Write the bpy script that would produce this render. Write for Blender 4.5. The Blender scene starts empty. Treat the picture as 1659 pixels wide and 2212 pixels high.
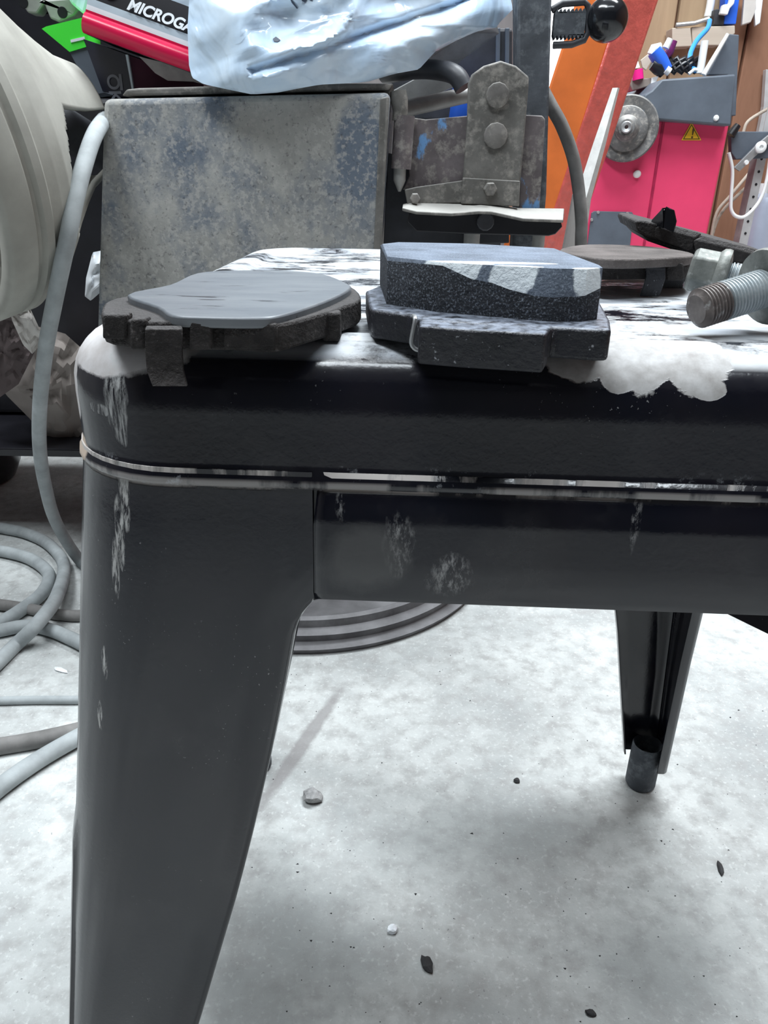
import bpy, bmesh, math, random
from mathutils import Vector, Matrix
R = math.radians
PI = math.pi
scene = bpy.context.scene
COL = scene.collection

# ------------------------------------------------------------------ camera
IW, IH, FPX = 1659.0, 2212.0, 1605.3
PITCH, ROLL = R(24.556), R(0.951)
SEAT_Z = 0.4715
CAM = Vector((0, 0, SEAT_Z + 0.0439))
_fw = Vector((0, math.cos(PITCH), -math.sin(PITCH)))
_r0 = Vector((1, 0, 0)); _u0 = Vector((0, math.sin(PITCH), math.cos(PITCH)))
_rt = _r0 * math.cos(ROLL) + _u0 * math.sin(ROLL)
_up = _u0 * math.cos(ROLL) - _r0 * math.sin(ROLL)
cd = bpy.data.cameras.new('camera'); co = bpy.data.objects.new('camera', cd); COL.objects.link(co)
cd.sensor_fit = 'HORIZONTAL'; cd.sensor_width = 36.0; cd.lens = 36.0 * FPX / IW
cd.clip_start = 0.01; cd.clip_end = 60
co.matrix_world = Matrix(((_rt.x, _up.x, -_fw.x, CAM.x), (_rt.y, _up.y, -_fw.y, CAM.y), (_rt.z, _up.z, -_fw.z, CAM.z), (0, 0, 0, 1)))
scene.camera = co

# ------------------------------------------------------------------ light and exposure
scene.view_settings.view_transform = 'Standard'
scene.view_settings.look = 'None'
scene.view_settings.gamma = 1.0
scene.view_settings.use_curve_mapping = False
scene.view_settings.exposure = 0.22
w = bpy.data.worlds.new('world'); scene.world = w; w.use_nodes = True
w.node_tree.nodes['Background'].inputs[0].default_value = (0.80, 0.90, 1.0, 1)
w.node_tree.nodes['Background'].inputs[1].default_value = 0.30
def area(name, loc, size, sizey, power, col, target):
    l = bpy.data.lights.new(name, 'AREA'); l.shape = 'RECTANGLE'; l.size = size; l.size_y = sizey; l.energy = power; l.color = col
    o = bpy.data.objects.new(name, l); COL.objects.link(o); o.location = loc
    o.rotation_euler = (Vector(target) - Vector(loc)).to_track_quat('-Z', 'Y').to_euler()
    return o
area('ceiling_tube_light', (0.55, 1.25, 2.55), 1.6, 0.35, 88, (0.90, 0.96, 1.0), (0.3, 0.8, 0))
area('ceiling_tube_light', (-0.9, 0.25, 2.55), 1.6, 0.35, 40, (0.90, 0.96, 1.0), (-0.2, 0.9, 0.3))
area('ceiling_tube_light', (0.15, -0.45, 2.55), 1.6, 0.09, 13, (0.86, 0.94, 1.0), (0.15, 0.15, 0))

# ------------------------------------------------------------------ pixel helpers (photo pixel -> world point on a plane)
def ray(px, py):
    return _fw + _rt * ((px - IW / 2) / FPX) - _up * ((py - IH / 2) / FPX)
def P(px, py, Y):
    d = ray(px, py); return CAM + d * ((Y - CAM.y) / d.y)
def F(px, py, z=0.0):
    d = ray(px, py); return CAM + d * ((z - CAM.z) / d.z)
def zat(x, y, py):                     # height at plan point (x, y) that shows at row py
    lo, hi = -0.2, 0.9
    for _ in range(50):
        m = (lo + hi) / 2; q = Vector((x, y, m)) - CAM
        v = IH / 2 - FPX * q.dot(_up) / q.dot(_fw)
        if v > py: lo = m
        else: hi = m
    return (lo + hi) / 2
ST0 = Vector((-0.10445, 0.20612, 0)); YAW = R(-2.223)
STM = Matrix.Translation(ST0) @ Matrix.Rotation(YAW, 4, 'Z'); STI = STM.inverted()
def SL(p): return STI @ p              # world -> stool local
def LY(px, py, yl):                    # pixel on the stool-local plane y = yl, in local coordinates
    o = STI @ CAM; d = STI.to_3x3() @ ray(px, py); return o + d * ((yl - o.y) / d.y)

S = 0.31; ZS = SEAT_Z - 0.0406; ZA = SEAT_Z - 0.0790; KS = 0.099
def cz(z): return 0.0004 - KS * max(0, ZS - z)      # outward splay of the stool's sides
def proj(p):
    q = Vector(p) - CAM; d = q.dot(_fw); return IW / 2 + FPX * q.dot(_rt) / d, IH / 2 - FPX * q.dot(_up) / d
EDGE = [(0.0012, -0.040 + 0.001 * i) for i in range(22)] + [(0.0012 + 0.017 * (1 - math.cos(0.5 * PI * i / 24)), -0.018 + 0.0178 * math.sin(0.5 * PI * i / 24)) for i in range(25)] + [(0.022 + 0.001 * i, 0) for i in range(40)]
def edge_px(px, py):                    # pixel on the stool's rounded front edge -> (x, y + z)
    best = None
    for d, z in EDGE:
        q = LY(px, py, d); e = abs(proj(STM @ Vector((q.x, d, SEAT_Z + z)))[1] - py)
        if best is None or e < best[0]: best = (e, q.x, d + z)
    return best[1], best[2]
def eblob(px, py, rx, ry):
    x, a = edge_px(px, py); _, b = edge_px(px, py - ry); _, c = edge_px(px, py + ry); return (x, (b + c) / 2, 0, rx / 8000.0, max(abs(b - c) / 2, 0.001), 1)
def fblob(px, py, rx, rz):              # ellipse on the stool's front sheet
    y = 0.0
    for _ in range(4): y = cz(LY(px, py, y).z)
    q = LY(px, py, y); return (q.x, q.y, q.z, rx / 7800.0, 0.008, rz / 7000.0)

# ------------------------------------------------------------------ objects
def tag(o, label=None, cat=None, group=None, kind=None):
    if label: o['label'] = label
    if cat: o['category'] = cat
    if group: o['group'] = group
    if kind: o['kind'] = kind
    return o
def thing(name, label, cat, loc, group=None):
    o = bpy.data.objects.new(name, None); COL.objects.link(o); o.location = loc; o.empty_display_size = 0.02
    return tag(o, label, cat, group)
class M:
    def __init__(s): s.v = []; s.f = []; s.mi = []; s.cur = 0
    def add(s, vs, fs):
        b = len(s.v); s.v += [tuple(q) for q in vs]
        for f in fs: s.f.append([b + i for i in f]); s.mi.append(s.cur)
        return s
    def loft(s, loops, closed=True, cap=(True, True)):
        n = len(loops[0]); vs = [q for l in loops for q in l]; fs = []
        for i in range(len(loops) - 1):
            for j in range(n if closed else n - 1):
                k = (j + 1) % n
                fs.append((i * n + j, i * n + k, (i + 1) * n + k, (i + 1) * n + j))
        if cap[0]: fs.append(tuple(range(n))[::-1])
        if cap[1]: fs.append(tuple((len(loops) - 1) * n + j for j in range(n)))
        return s.add(vs, fs)
    def prism(s, pts, vec):             # pts: planar 3-D outline
        vec = Vector(vec); a = [Vector(p) for p in pts]; return s.loft([a, [p + vec for p in a]])
    def box(s, c, d, rot=None):
        vs = []
        for z in (-1, 1):
            for x, y in ((-1, -1), (1, -1), (1, 1), (-1, 1)):
                q = Vector((x * d[0] / 2, y * d[1] / 2, z * d[2] / 2))
                if rot: q = rot @ q
                vs.append(q + Vector(c))
        return s.add(vs, [(3, 2, 1, 0), (4, 5, 6, 7), (0, 1, 5, 4), (1, 2, 6, 5), (2, 3, 7, 6), (3, 0, 4, 7)])
    def tube(s, path, r, n=10, cap=True, closed=False, flat=None):
        path = [Vector(p) for p in path]; m = len(path)
        rs = r if isinstance(r, (list, tuple)) else [r] * m
        up = None; loops = []
        for i, p in enumerate(path):
            if closed: t = path[(i + 1) % m] - path[i - 1]
            else: t = path[min(i + 1, m - 1)] - path[max(i - 1, 0)]
            t.normalize()
            if up is None:
                up = Vector((0, 0, 1)) if abs(t.z) < 0.9 else Vector((1, 0, 0))
            up = (up - t * up.dot(t)).normalized(); sd = t.cross(up)
            k = flat or 1.0
            loops.append([p + (up * math.cos(a) * k + sd * math.sin(a)) * rs[i] for a in [2 * PI * j / n for j in range(n)]])
        if closed: loops.append(loops[0])
        return s.loft(loops, True, (cap and not closed, cap and not closed))
    def lathe(s, prof, c, ax, n=32, cap=(True, True)):   # prof: (along, radius)
        ax = Vector(ax).normalized(); u = ax.orthogonal().normalized(); v = ax.cross(u); c = Vector(c)
        return s.loft([[c + ax * t + (u * math.cos(a) + v * math.sin(a)) * max(r, 1e-5) for a in [2 * PI * j / n for j in range(n)]] for t, r in prof], True, cap)
    def hexa(s, c, ax, r, h, n=6, ph=0.0):
        ax = Vector(ax).normalized(); u = ax.orthogonal().normalized(); v = ax.cross(u); c = Vector(c)
        L = lambda t, k: [c + ax * t + (u * math.cos(a) + v * math.sin(a)) * r * k for a in [ph + 2 * PI * j / n for j in range(n)]]
        return s.loft([L(0, 1), L(h * 0.85, 1), L(h, 0.86)])
def obj(name, m, mat, parent=None, smooth=None, bev=0, seg=2, sub=0, local=False, label=None):
    me = bpy.data.meshes.new(name); me.from_pydata(m.v, [], m.f)
    mats = mat if isinstance(mat, (list, tuple)) else [mat]
    for q in mats: me.materials.append(q)
    for p, i in zip(me.polygons, m.mi): p.material_index = i
    bm = bmesh.new(); bm.from_mesh(me); bmesh.ops.remove_doubles(bm, verts=bm.verts, dist=1e-6)
    bmesh.ops.recalc_face_normals(bm, faces=bm.faces); bm.to_mesh(me); bm.free()
    o = bpy.data.objects.new(name, me); COL.objects.link(o)
    if parent:
        o.parent = parent
        if not local:
            if parent.parent: o.matrix_parent_inverse = Matrix.Identity(4)
            else: o.matrix_parent_inverse = Matrix.Translation(-parent.location)
            if parent.type == 'MESH': o.matrix_parent_inverse = Matrix.Identity(4)
    if bev:
        b = o.modifiers.new('bevel', 'BEVEL'); b.width = bev; b.segments = seg; b.limit_method = 'ANGLE'; b.angle_limit = R(35)
    if sub:
        b = o.modifiers.new('sub', 'SUBSURF'); b.levels = sub; b.render_levels = sub
    if smooth is not None:
        for p in me.polygons: p.use_smooth = True
        try: me.set_sharp_from_angle(angle=R(smooth))
        except Exception: pass
    if label: o['label'] = label
    return o
def spline(pts, k=6):
    pts = [Vector(p) for p in pts]; out = []
    for i in range(len(pts) - 1):
        p0 = pts[max(i - 1, 0)]; p1 = pts[i]; p2 = pts[i + 1]; p3 = pts[min(i + 2, len(pts) - 1)]
        for j in range(k):
            t = j / k
            out.append(0.5 * ((2 * p1) + (p2 - p0) * t + (2 * p0 - 5 * p1 + 4 * p2 - p3) * t * t + (3 * p1 - p0 - 3 * p2 + p3) * t ** 3))
    out.append(pts[-1]); return out
def textmesh(name, s, mat, parent, origin, ux, uy, size, shear=0.0, bold=0.0, depth=0.0003, sp=1.0):
    cu = bpy.data.curves.new(name, 'FONT'); cu.body = s; cu.size = 1; cu.shear = shear; cu.offset = bold; cu.space_character = sp
    to = bpy.data.objects.new('tmp', cu); COL.objects.link(to)
    dg = bpy.context.evaluated_depsgraph_get(); dg.update()
    me = bpy.data.meshes.new_from_object(to.evaluated_get(dg)); bpy.data.objects.remove(to)
    ux = Vector(ux).normalized(); uy = (Vector(uy) - ux * Vector(uy).dot(ux)).normalized(); nz = ux.cross(uy)
    for v in me.vertices: v.co = Vector(origin) + (ux * v.co.x + uy * v.co.y) * size + nz * depth
    me.materials.clear(); me.materials.append(mat)
    o = bpy.data.objects.new(name, me); COL.objects.link(o); o.parent = parent
    o.matrix_parent_inverse = Matrix.Translation(-parent.location) if parent.type == 'EMPTY' else Matrix.Identity(4)
    return o

# ------------------------------------------------------------------ materials
class NT:
    def __init__(s, name):
        s.m = bpy.data.materials.new(name); s.m.use_nodes = True; s.t = s.m.node_tree; s.n = s.t.nodes; s.l = s.t.links
        s.b = s.n['Principled BSDF']; s.tc = s.n.new('ShaderNodeTexCoord'); s.co = s.tc.outputs['Object']
    def nd(s, t): return s.n.new(t)
    def put(s, inp, v):
        if hasattr(v, 'is_output'): s.l.new(v, inp)
        else: inp.default_value = v
    def math(s, op, a, b=0.0, clamp=False):
        q = s.nd('ShaderNodeMath'); q.operation = op; q.use_clamp = clamp; s.put(q.inputs[0], a); s.put(q.inputs[1], b); return q.outputs[0]
    def rng(s, v, lo, hi, a=0.0, b=1.0):
        q = s.nd('ShaderNodeMapRange'); q.clamp = True; s.put(q.inputs[0], v); q.inputs[1].default_value = lo; q.inputs[2].default_value = hi; q.inputs[3].default_value = a; q.inputs[4].default_value = b; return q.outputs[0]
    def vec(s, stretch=None, off=0.0, co=None):
        co = co or s.co
        if stretch is None and not off: return co
        q = s.nd('ShaderNodeMapping'); s.l.new(co, q.inputs[0]); q.inputs[1].default_value = (off, off * 1.7, off * 0.6); q.inputs[3].default_value = stretch or (1, 1, 1); return q.outputs[0]
    def raw(s, scale, stretch=None, off=0.0, detail=6, rough=0.6, co=None, dist=0.0):
        q = s.nd('ShaderNodeTexNoise'); s.l.new(s.vec(stretch, off, co), q.inputs['Vector']); q.inputs['Scale'].default_value = scale; q.inputs['Detail'].default_value = detail; q.inputs['Roughness'].default_value = rough; q.inputs['Distortion'].default_value = dist; return q.outputs[0]
    def noise(s, scale, lo, hi, **k): return s.rng(s.raw(scale, **k), lo, hi)
    def xyz(s, co=None):
        q = s.nd('ShaderNodeSeparateXYZ'); s.l.new(co or s.co, q.inputs[0]); return q.outputs
    def blob(s, bl, ns=60, amp=0.6, soft=0.08, co=None, stretch=None):
        co = co or s.co; cur = None
        for (cx, cy, cz, rx, ry, rz) in bl:
            a = s.nd('ShaderNodeVectorMath'); a.operation = 'SUBTRACT'; s.l.new(co, a.inputs[0]); a.inputs[1].default_value = (cx, cy, cz)
            d = s.nd('ShaderNodeVectorMath'); d.operation = 'DIVIDE'; s.l.new(a.outputs[0], d.inputs[0]); d.inputs[1].default_value = (rx, ry, rz)
            e = s.nd('ShaderNodeVectorMath'); e.operation = 'LENGTH'; s.l.new(d.outputs[0], e.inputs[0])
            cur = e.outputs['Value'] if cur is None else s.math('MINIMUM', cur, e.outputs['Value'])
        nz = s.math('MULTIPLY', s.math('SUBTRACT', s.raw(ns, co=co, detail=5, stretch=stretch), 0.5), amp * 2)
        return s.rng(s.math('ADD', cur, nz), 1 + soft, 1 - soft)
    def mul(s, a, b): return s.math('MULTIPLY', a, b)
    def mx(s, a, b): return s.math('MAXIMUM', a, b)
    def inv(s, a): return s.math('SUBTRACT', 1.0, a)
    def mixc(s, a, b, f):
        q = s.nd('ShaderNodeMix'); q.data_type = 'RGBA'; s.put(q.inputs[0], f)
        for i, v in ((6, a), (7, b)):
            if hasattr(v, 'is_output'): s.l.new(v, q.inputs[i])
            else: q.inputs[i].default_value = (*v, 1)
        return q.outputs[2]
    def mixf(s, a, b, f):
        q = s.nd('ShaderNodeMix'); s.put(q.inputs[0], f); s.put(q.inputs[2], a); s.put(q.inputs[3], b); return q.outputs[0]
    def fin(s, col, rough=0.5, metal=0.0, bump=None, bs=0.3, bd=0.001, spec=0.5, coat=0.0):
        b = s.b
        if hasattr(col, 'is_output'): s.l.new(col, b.inputs['Base Color'])
        else: b.inputs['Base Color'].default_value = (*col, 1)
        s.put(b.inputs['Roughness'], rough); s.put(b.inputs['Metallic'], metal); s.put(b.inputs['Specular IOR Level'], spec); b.inputs['Coat Weight'].default_value = coat
        if bump is not None:
            q = s.nd('ShaderNodeBump'); s.l.new(bump, q.inputs['Height']); q.inputs['Strength'].default_value = bs; q.inputs['Distance'].default_value = bd; s.l.new(q.outputs[0], b.inputs['Normal'])
        return s.m
def plain(name, col, rough=0.5, metal=0.0, var=0.25, scale=40, bump=0.0, spec=0.5, dust=0.0, dustcol=(0.5, 0.5, 0.48), coat=0.0, dscale=30):
    t = NT(name); n = t.raw(scale)
    c = t.mixc(tuple(x * (1 - var) for x in col), tuple(min(1, x * (1 + var)) for x in col), t.rng(n, 0.3, 0.7))
    r = rough
    if dust:
        d = t.math('MULTIPLY', t.noise(dscale, 0.35, 0.7, off=3.1), dust)
        nz = t.xyz(t.tc.outputs['Normal'])[2]
        d = t.math('ADD', d, t.rng(nz, 0.5, 1.0, 0, dust * 0.8), clamp=True)
        c = t.mixc(c, dustcol, d); r = t.mixf(rough, 0.9, d)
    return t.fin(c, r, metal, n if bump else None, bump, 0.002, spec, coat)
def glow(name, col, st):
    m = bpy.data.materials.new(name); m.use_nodes = True; b = m.node_tree.nodes['Principled BSDF']
    b.inputs['Base Color'].default_value = (*col, 1); b.inputs['Emission Color'].default_value = (*col, 1); b.inputs['Emission Strength'].default_value = st; return m

def mat_floor():
    t = NT('concrete')
    c = t.mixc((0.33, 0.345, 0.345), (0.60, 0.62, 0.61), t.noise(6, 0.32, 0.62, detail=9))
    c = t.mixc(c, (0.34, 0.34, 0.335), t.math('MULTIPLY', t.noise(55, 0.44, 0.66, detail=8, off=2), 0.8))
    c = t.mixc(c, (0.70, 0.73, 0.72), t.math('MULTIPLY', t.noise(240, 0.55, 0.75, off=5), 0.7))
    c = t.mixc(c, (0.13, 0.13, 0.13), t.math('MULTIPLY', t.noise(330, 0.66, 0.74, off=8, detail=3), 0.75))
    # stool's soft shadow and the dimmer foreground, painted into the floor colour
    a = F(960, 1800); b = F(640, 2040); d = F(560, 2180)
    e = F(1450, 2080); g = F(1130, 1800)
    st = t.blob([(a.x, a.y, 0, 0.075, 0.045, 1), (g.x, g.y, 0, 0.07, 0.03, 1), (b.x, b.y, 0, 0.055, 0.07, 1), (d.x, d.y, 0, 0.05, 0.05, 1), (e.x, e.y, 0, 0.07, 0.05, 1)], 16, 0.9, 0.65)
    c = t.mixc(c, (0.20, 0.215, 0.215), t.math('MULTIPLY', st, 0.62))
    # filled saw cut running away from the stool
    p = F(560, 1745); q = F(735, 1490); ang = math.atan2(q.y - p.y, q.x - p.x); mid = (p + q) / 2; L = (q - p).length / 2
    mp = t.nd('ShaderNodeMapping'); mp.vector_type = 'TEXTURE'; t.l.new(t.co, mp.inputs[0]); mp.inputs[1].default_value = mid; mp.inputs[2].default_value = (0, 0, ang)
    ln = t.blob([(0, 0, 0, L, 0.0075, 1)], 90, 0.35, 0.25, co=mp.outputs[0])
    c = t.mixc(c, (0.25, 0.24, 0.24), t.math('MULTIPLY', ln, 0.75))
    h = t.math('ADD', t.raw(60, detail=8), t.math('MULTIPLY', t.raw(400, detail=3, off=4), 0.5))
    return t.fin(c, 0.85, 0, h, 0.35, 0.002, 0.3)

def mat_paint(seat=False):
    t = NT('black_stool_paint_seat' if seat else 'black_stool_paint')
    x, y, z = t.xyz()
    c = t.mixc((0.003, 0.0045, 0.010), (0.011, 0.0095, 0.014), t.noise(18, 0.35, 0.7))
    rough = t.rng(t.raw(30, off=2), 0.3, 0.7, 0.10, 0.22)
    wear = None
    sc = t.noise(900, 0.70, 0.73, detail=2, off=3)                       # pin specks
    spk = t.mul(sc, t.noise(14, 0.5, 0.68, off=6))
    c = t.mixc(c, (0.5, 0.5, 0.5), t.math('MULTIPLY', spk, 0.8))
    haze = t.noise(26, 0.52, 0.8, off=9, detail=9, rough=0.7)            # greyed, dusty patches
    c = t.mixc(c, (0.16, 0.16, 0.16), t.math('MULTIPLY', haze, 0.16))
    if seat:
        # chips along the beaded lower edge
        e = t.mul(t.rng(z, ZS + 0.0016, ZS + 0.0008), t.noise(45, 0.47, 0.56, off=1, detail=9, stretch=(1, 1, 0.2)))
        c = t.mixc(c, (0.50, 0.47, 0.45), t.math('MULTIPLY', e, 0.5))
        e2 = t.mul(t.rng(z, ZS + 0.0075, ZS + 0.0035), t.noise(60, 0.58, 0.70, off=4, detail=10, rough=0.75))
        c = t.mixc(c, (0.55, 0.58, 0.62), t.math('MULTIPLY', e2, 0.8))
        # worn, scuffed top, whitened further to paint in its grazing reflection
        top = t.rng(z, SEAT_Z - 0.0052, SEAT_Z - 0.0030)
        sm = t.raw(26, stretch=(0.6, 1.15, 1), off=2, detail=10, rough=0.74)
        wm = t.mul(top, t.rng(sm, 0.43, 0.51))
        wc = t.mixc((0.34, 0.38, 0.44), (0.66, 0.68, 0.69), t.noise(40, 0.35, 0.65, stretch=(0.5, 1.3, 1)))
        c = t.mixc(c, wc, t.math('MULTIPLY', wm, 0.92))
        # bare peeled patches, (x, y + z) unrolls the rounded front edge
        q = t.nd('ShaderNodeCombineXYZ'); t.l.new(x, q.inputs[0]); t.l.new(t.math('SUBTRACT', t.math('ADD', y, z), SEAT_Z), q.inputs[1])
        u = q.outputs[0]
        pt = t.blob([eblob(1250, 775, 95, 45), eblob(1380, 790, 90, 62), eblob(1500, 790, 85, 62), eblob(1340, 815, 45, 35), eblob(1530, 838, 42, 26), eblob(1460, 750, 90, 25)], 120, 0.30, 0.03, co=u)
        pt = t.mul(pt, t.rng(y, 0.05, 0.045))
        pc = t.mixc((0.30, 0.285, 0.275), (0.56, 0.56, 0.56), t.noise(160, 0.3, 0.7, detail=9))
        c = t.mixc(c, pc, pt); wear = pt
        cb = t.blob([(0.012, 0.014, SEAT_Z, 0.040, 0.040, 0.0115), (0.002, 0.03, SEAT_Z - 0.012, 0.008, 0.02, 0.02)], 60, 0.35, 0.05)
        c = t.mixc(c, t.mixc((0.50, 0.47, 0.46), (0.66, 0.65, 0.66), t.noise(90, 0.35, 0.65)), cb); wear = t.mx(wear, cb)
        sb = t.blob([(*LY(258, 850, 0.008), 0.0035, 0.008, 0.013), (*LY(268, 905, 0.006), 0.0014, 0.008, 0.007), (*LY(228, 876, 0.012), 0.005, 0.010, 0.0016)], 130, 0.75, 0.12, stretch=(1, 1, 0.35))
        sb = t.mul(sb, t.noise(520, 0.46, 0.60, stretch=(1, 1, 0.10), off=3, detail=8, rough=0.75))
        c = t.mixc(c, (0.55, 0.56, 0.56), t.math('MULTIPLY', sb, 0.85)); wear = t.mx(wear, sb)
        rs = t.blob([(0.002, 0.022, ZS + 0.002, 0.009, 0.014, 0.005), (0.0, 0.034, ZS + 0.014, 0.005, 0.012, 0.014)], 120, 0.4, 0.1)
        c = t.mixc(c, (0.58, 0.47, 0.38), rs); wear = t.mx(wear, rs)
        wear = t.mx(wear, wm)
    else:
        e = t.mul(t.rng(z, ZS - 0.0022, ZS - 0.0010), t.noise(45, 0.45, 0.53, off=7, detail=9, stretch=(1, 1, 0.2)))
        c = t.mixc(c, (0.62, 0.58, 0.55), e)
        sb = t.blob([fblob(258, 1065, 15, 85), fblob(249, 1150, 14, 90), fblob(240, 1235, 11, 80), fblob(215, 1445, 12, 40), fblob(205, 1560, 10, 40)], 160, 0.5, 0.12, stretch=(2.2, 2.2, 0.12))
        sb = t.mul(sb, t.noise(900, 0.44, 0.56, stretch=(1, 1, 0.035), off=3, detail=6, rough=0.7))
        c = t.mixc(c, (0.50, 0.50, 0.49), t.math('MULTIPLY', sb, 0.85))
        sb2 = t.blob([fblob(975, 1245, 45, 40), fblob(860, 1180, 30, 60), fblob(735, 1085, 10, 30), fblob(1372, 1130, 10, 50)], 180, 0.8, 0.35, stretch=(1, 1, 0.5))
        sb2 = t.mul(sb2, t.noise(600, 0.47, 0.62, stretch=(1, 1, 0.4), off=5, detail=8, rough=0.75))
        c = t.mixc(c, (0.42, 0.42, 0.42), t.math('MULTIPLY', sb2, 0.6))
        db = t.blob([fblob(790, 1210, 90, 75)], 55, 0.55, 0.25)
        c = t.mixc(c, (0.085, 0.085, 0.085), t.math('MULTIPLY', db, 0.6))
        wear = t.mx(sb, e)
    r = t.mixf(rough, 0.7, wear)
    h = t.math('ADD', t.math('MULTIPLY', wear, -0.6), t.math('MULTIPLY', t.raw(500, detail=2), 0.12))
    return t.fin(c, r, 0, h, 0.5, 0.0006, 0.65)

def mat_rustbox():
    t = NT('dusty_blue_steel')
    c = t.mixc((0.29, 0.29, 0.275), (0.45, 0.45, 0.43), t.noise(16, 0.3, 0.7, detail=9))
    bl = t.noise(9, 0.46, 0.60, off=1.3, detail=8, rough=0.65, stretch=(1, 1, 0.75))
    a = P(780, 330, 0.84)
    bl = t.mx(bl, t.blob([(a.x, a.y, a.z, 0.026, 0.2, 0.045)], 40, 0.45, 0.15))
    c = t.mixc(c, (0.12, 0.155, 0.21), t.math('MULTIPLY', bl, 0.88))
    c = t.mixc(c, (0.48, 0.47, 0.45), t.math('MULTIPLY', t.noise(210, 0.50, 0.62, off=4), 0.6))
    c = t.mixc(c, (0.05, 0.052, 0.06), t.math('MULTIPLY', t.noise(260, 0.57, 0.70, off=7), 0.55))
    return t.fin(c, 0.8, 0, t.raw(300, detail=4), 0.4, 0.001, 0.3)
def mat_oldmetal(name, base=(0.16, 0.155, 0.145), blue=0.0, dustc=(0.36, 0.34, 0.31)):
    t = NT(name)
    c = t.mixc(tuple(x * 0.6 for x in base), tuple(x * 1.3 for x in base), t.noise(30, 0.3, 0.7, detail=8))
    c = t.mixc(c, dustc, t.math('MULTIPLY', t.noise(75, 0.50, 0.66, off=2, detail=9, rough=0.7), 0.8))
    if blue:
        c = t.mixc(c, (0.16, 0.36, 0.68), t.math('MULTIPLY', t.noise(24, 0.60, 0.64, off=blue, detail=8, stretch=(1.4, 1, 0.7)), 0.9))
    nz = t.xyz(t.tc.outputs['Normal'])[2]
    c = t.mixc(c, (0.55, 0.54, 0.51), t.rng(nz, 0.6, 1.0, 0, 0.85))
    return t.fin(c, 0.75, 0.0, t.raw(160, detail=6), 0.5, 0.001, 0.35)
def mat_bag():
    t = NT('white_blue_polythene')
    c = t.mixc((0.58, 0.76, 0.97), (0.78, 0.90, 1.0), t.noise(9, 0.35, 0.65))
    h = t.raw(9, stretch=(1.3, 1, 0.9), detail=2.5, dist=1.6)
    m = t.fin(c, 0.14, 0, h, 0.45, 0.02, 0.6)
    t.b.inputs['Subsurface Weight'].default_value = 0.0
    return m
def mat_friction(name, base, sparkle, chalk=None):
    t = NT(name)
    c = t.mixc(tuple(x * 0.6 for x in base), tuple(min(1, x * 1.4) for x in base), t.noise(60, 0.3, 0.7, detail=8))
    c = t.mixc(c, sparkle, t.math('MULTIPLY', t.noise(1800, 0.53, 0.66, detail=3), 0.55))
    if chalk:
        ch = t.blob(chalk, 400, 0.22, 0.06)
        c = t.mixc(c, (0.86, 0.93, 0.97), ch)
    return t.fin(c, 0.85, 0, t.raw(700, detail=4), 0.7, 0.0008, 0.3)
def mat_wood(name, a, b, sc=6, stretch=(1, 1, 0.12)):
    t = NT(name)
    n = t.raw(sc, stretch=stretch, detail=9, rough=0.65, dist=0.6)
    c = t.mixc(a, b, t.rng(n, 0.3, 0.7))
    c = t.mixc(c, tuple(x * 0.35 for x in a), t.math('MULTIPLY', t.noise(sc * 3, 0.60, 0.7, stretch=stretch, off=4, detail=6), 0.6))
    return t.fin(c, 0.75, 0, n, 0.4, 0.003, 0.3)
def mat_rusty_bolt(name, a, b):
    t = NT(name)
    c = t.mixc(a, b, t.noise(120, 0.35, 0.65, detail=8))
    c = t.mixc(c, (0.55, 0.56, 0.55), t.math('MULTIPLY', t.noise(260, 0.58, 0.7, off=3), 0.6))
    return t.fin(c, 0.5, 0.35, t.raw(500), 0.3, 0.0006)

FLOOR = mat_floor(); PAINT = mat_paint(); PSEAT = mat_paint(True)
RUST = mat_rustbox(); OLD = mat_oldmetal('dusty_bracket_steel'); OLDB = mat_oldmetal('dusty_blue_flaked_steel', (0.15, 0.13, 0.135), 1.7)
OLD2 = mat_oldmetal('dark_post_steel', (0.085, 0.095, 0.11), 0, (0.20, 0.22, 0.24))
BOLTM = mat_oldmetal('dusty_bolt_steel', (0.20, 0.19, 0.18))
def black_pad():
    t = NT('black_pad_steel')
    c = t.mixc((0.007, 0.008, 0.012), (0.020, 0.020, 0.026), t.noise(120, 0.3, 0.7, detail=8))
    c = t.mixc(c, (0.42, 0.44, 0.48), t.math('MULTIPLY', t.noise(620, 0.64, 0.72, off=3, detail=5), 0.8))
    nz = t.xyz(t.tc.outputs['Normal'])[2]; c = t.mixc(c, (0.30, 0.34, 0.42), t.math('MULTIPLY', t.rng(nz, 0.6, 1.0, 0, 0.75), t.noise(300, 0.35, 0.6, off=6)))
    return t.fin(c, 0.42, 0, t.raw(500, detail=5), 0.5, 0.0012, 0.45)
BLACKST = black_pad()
BLACKOLD = plain('black_pad_steel_spare', (0.016, 0.016, 0.020), 0.45, 0, 0.4, 120, 0.5, 0.45, 0.05, (0.30, 0.32, 0.36), dscale=260)
def rough_steel():
    t = NT('rough_brown_black_steel')
    c = t.mixc((0.014, 0.012, 0.012), (0.042, 0.037, 0.036), t.noise(170, 0.3, 0.7, detail=8))
    c = t.mixc(c, (0.20, 0.18, 0.175), t.math('MULTIPLY', t.noise(420, 0.60, 0.74, off=3, detail=6), 0.55))
    nz = t.xyz(t.tc.outputs['Normal'])[2]; c = t.mixc(c, (0.13, 0.125, 0.125), t.rng(nz, 0.6, 1.0, 0, 0.45))
    h = t.math('ADD', t.raw(220, detail=6), t.math('MULTIPLY', t.raw(900, detail=3, off=2), 0.5))
    return t.fin(c, 0.8, 0, h, 0.9, 0.0022, 0.35)
RUSTPL = rough_steel()
RUSTOLD = plain('rough_brown_black_steel', (0.024, 0.021, 0.021), 0.8, 0, 0.5, 150, 0.9, 0.3, 0.055, (0.30, 0.28, 0.27), dscale=200)
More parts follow.
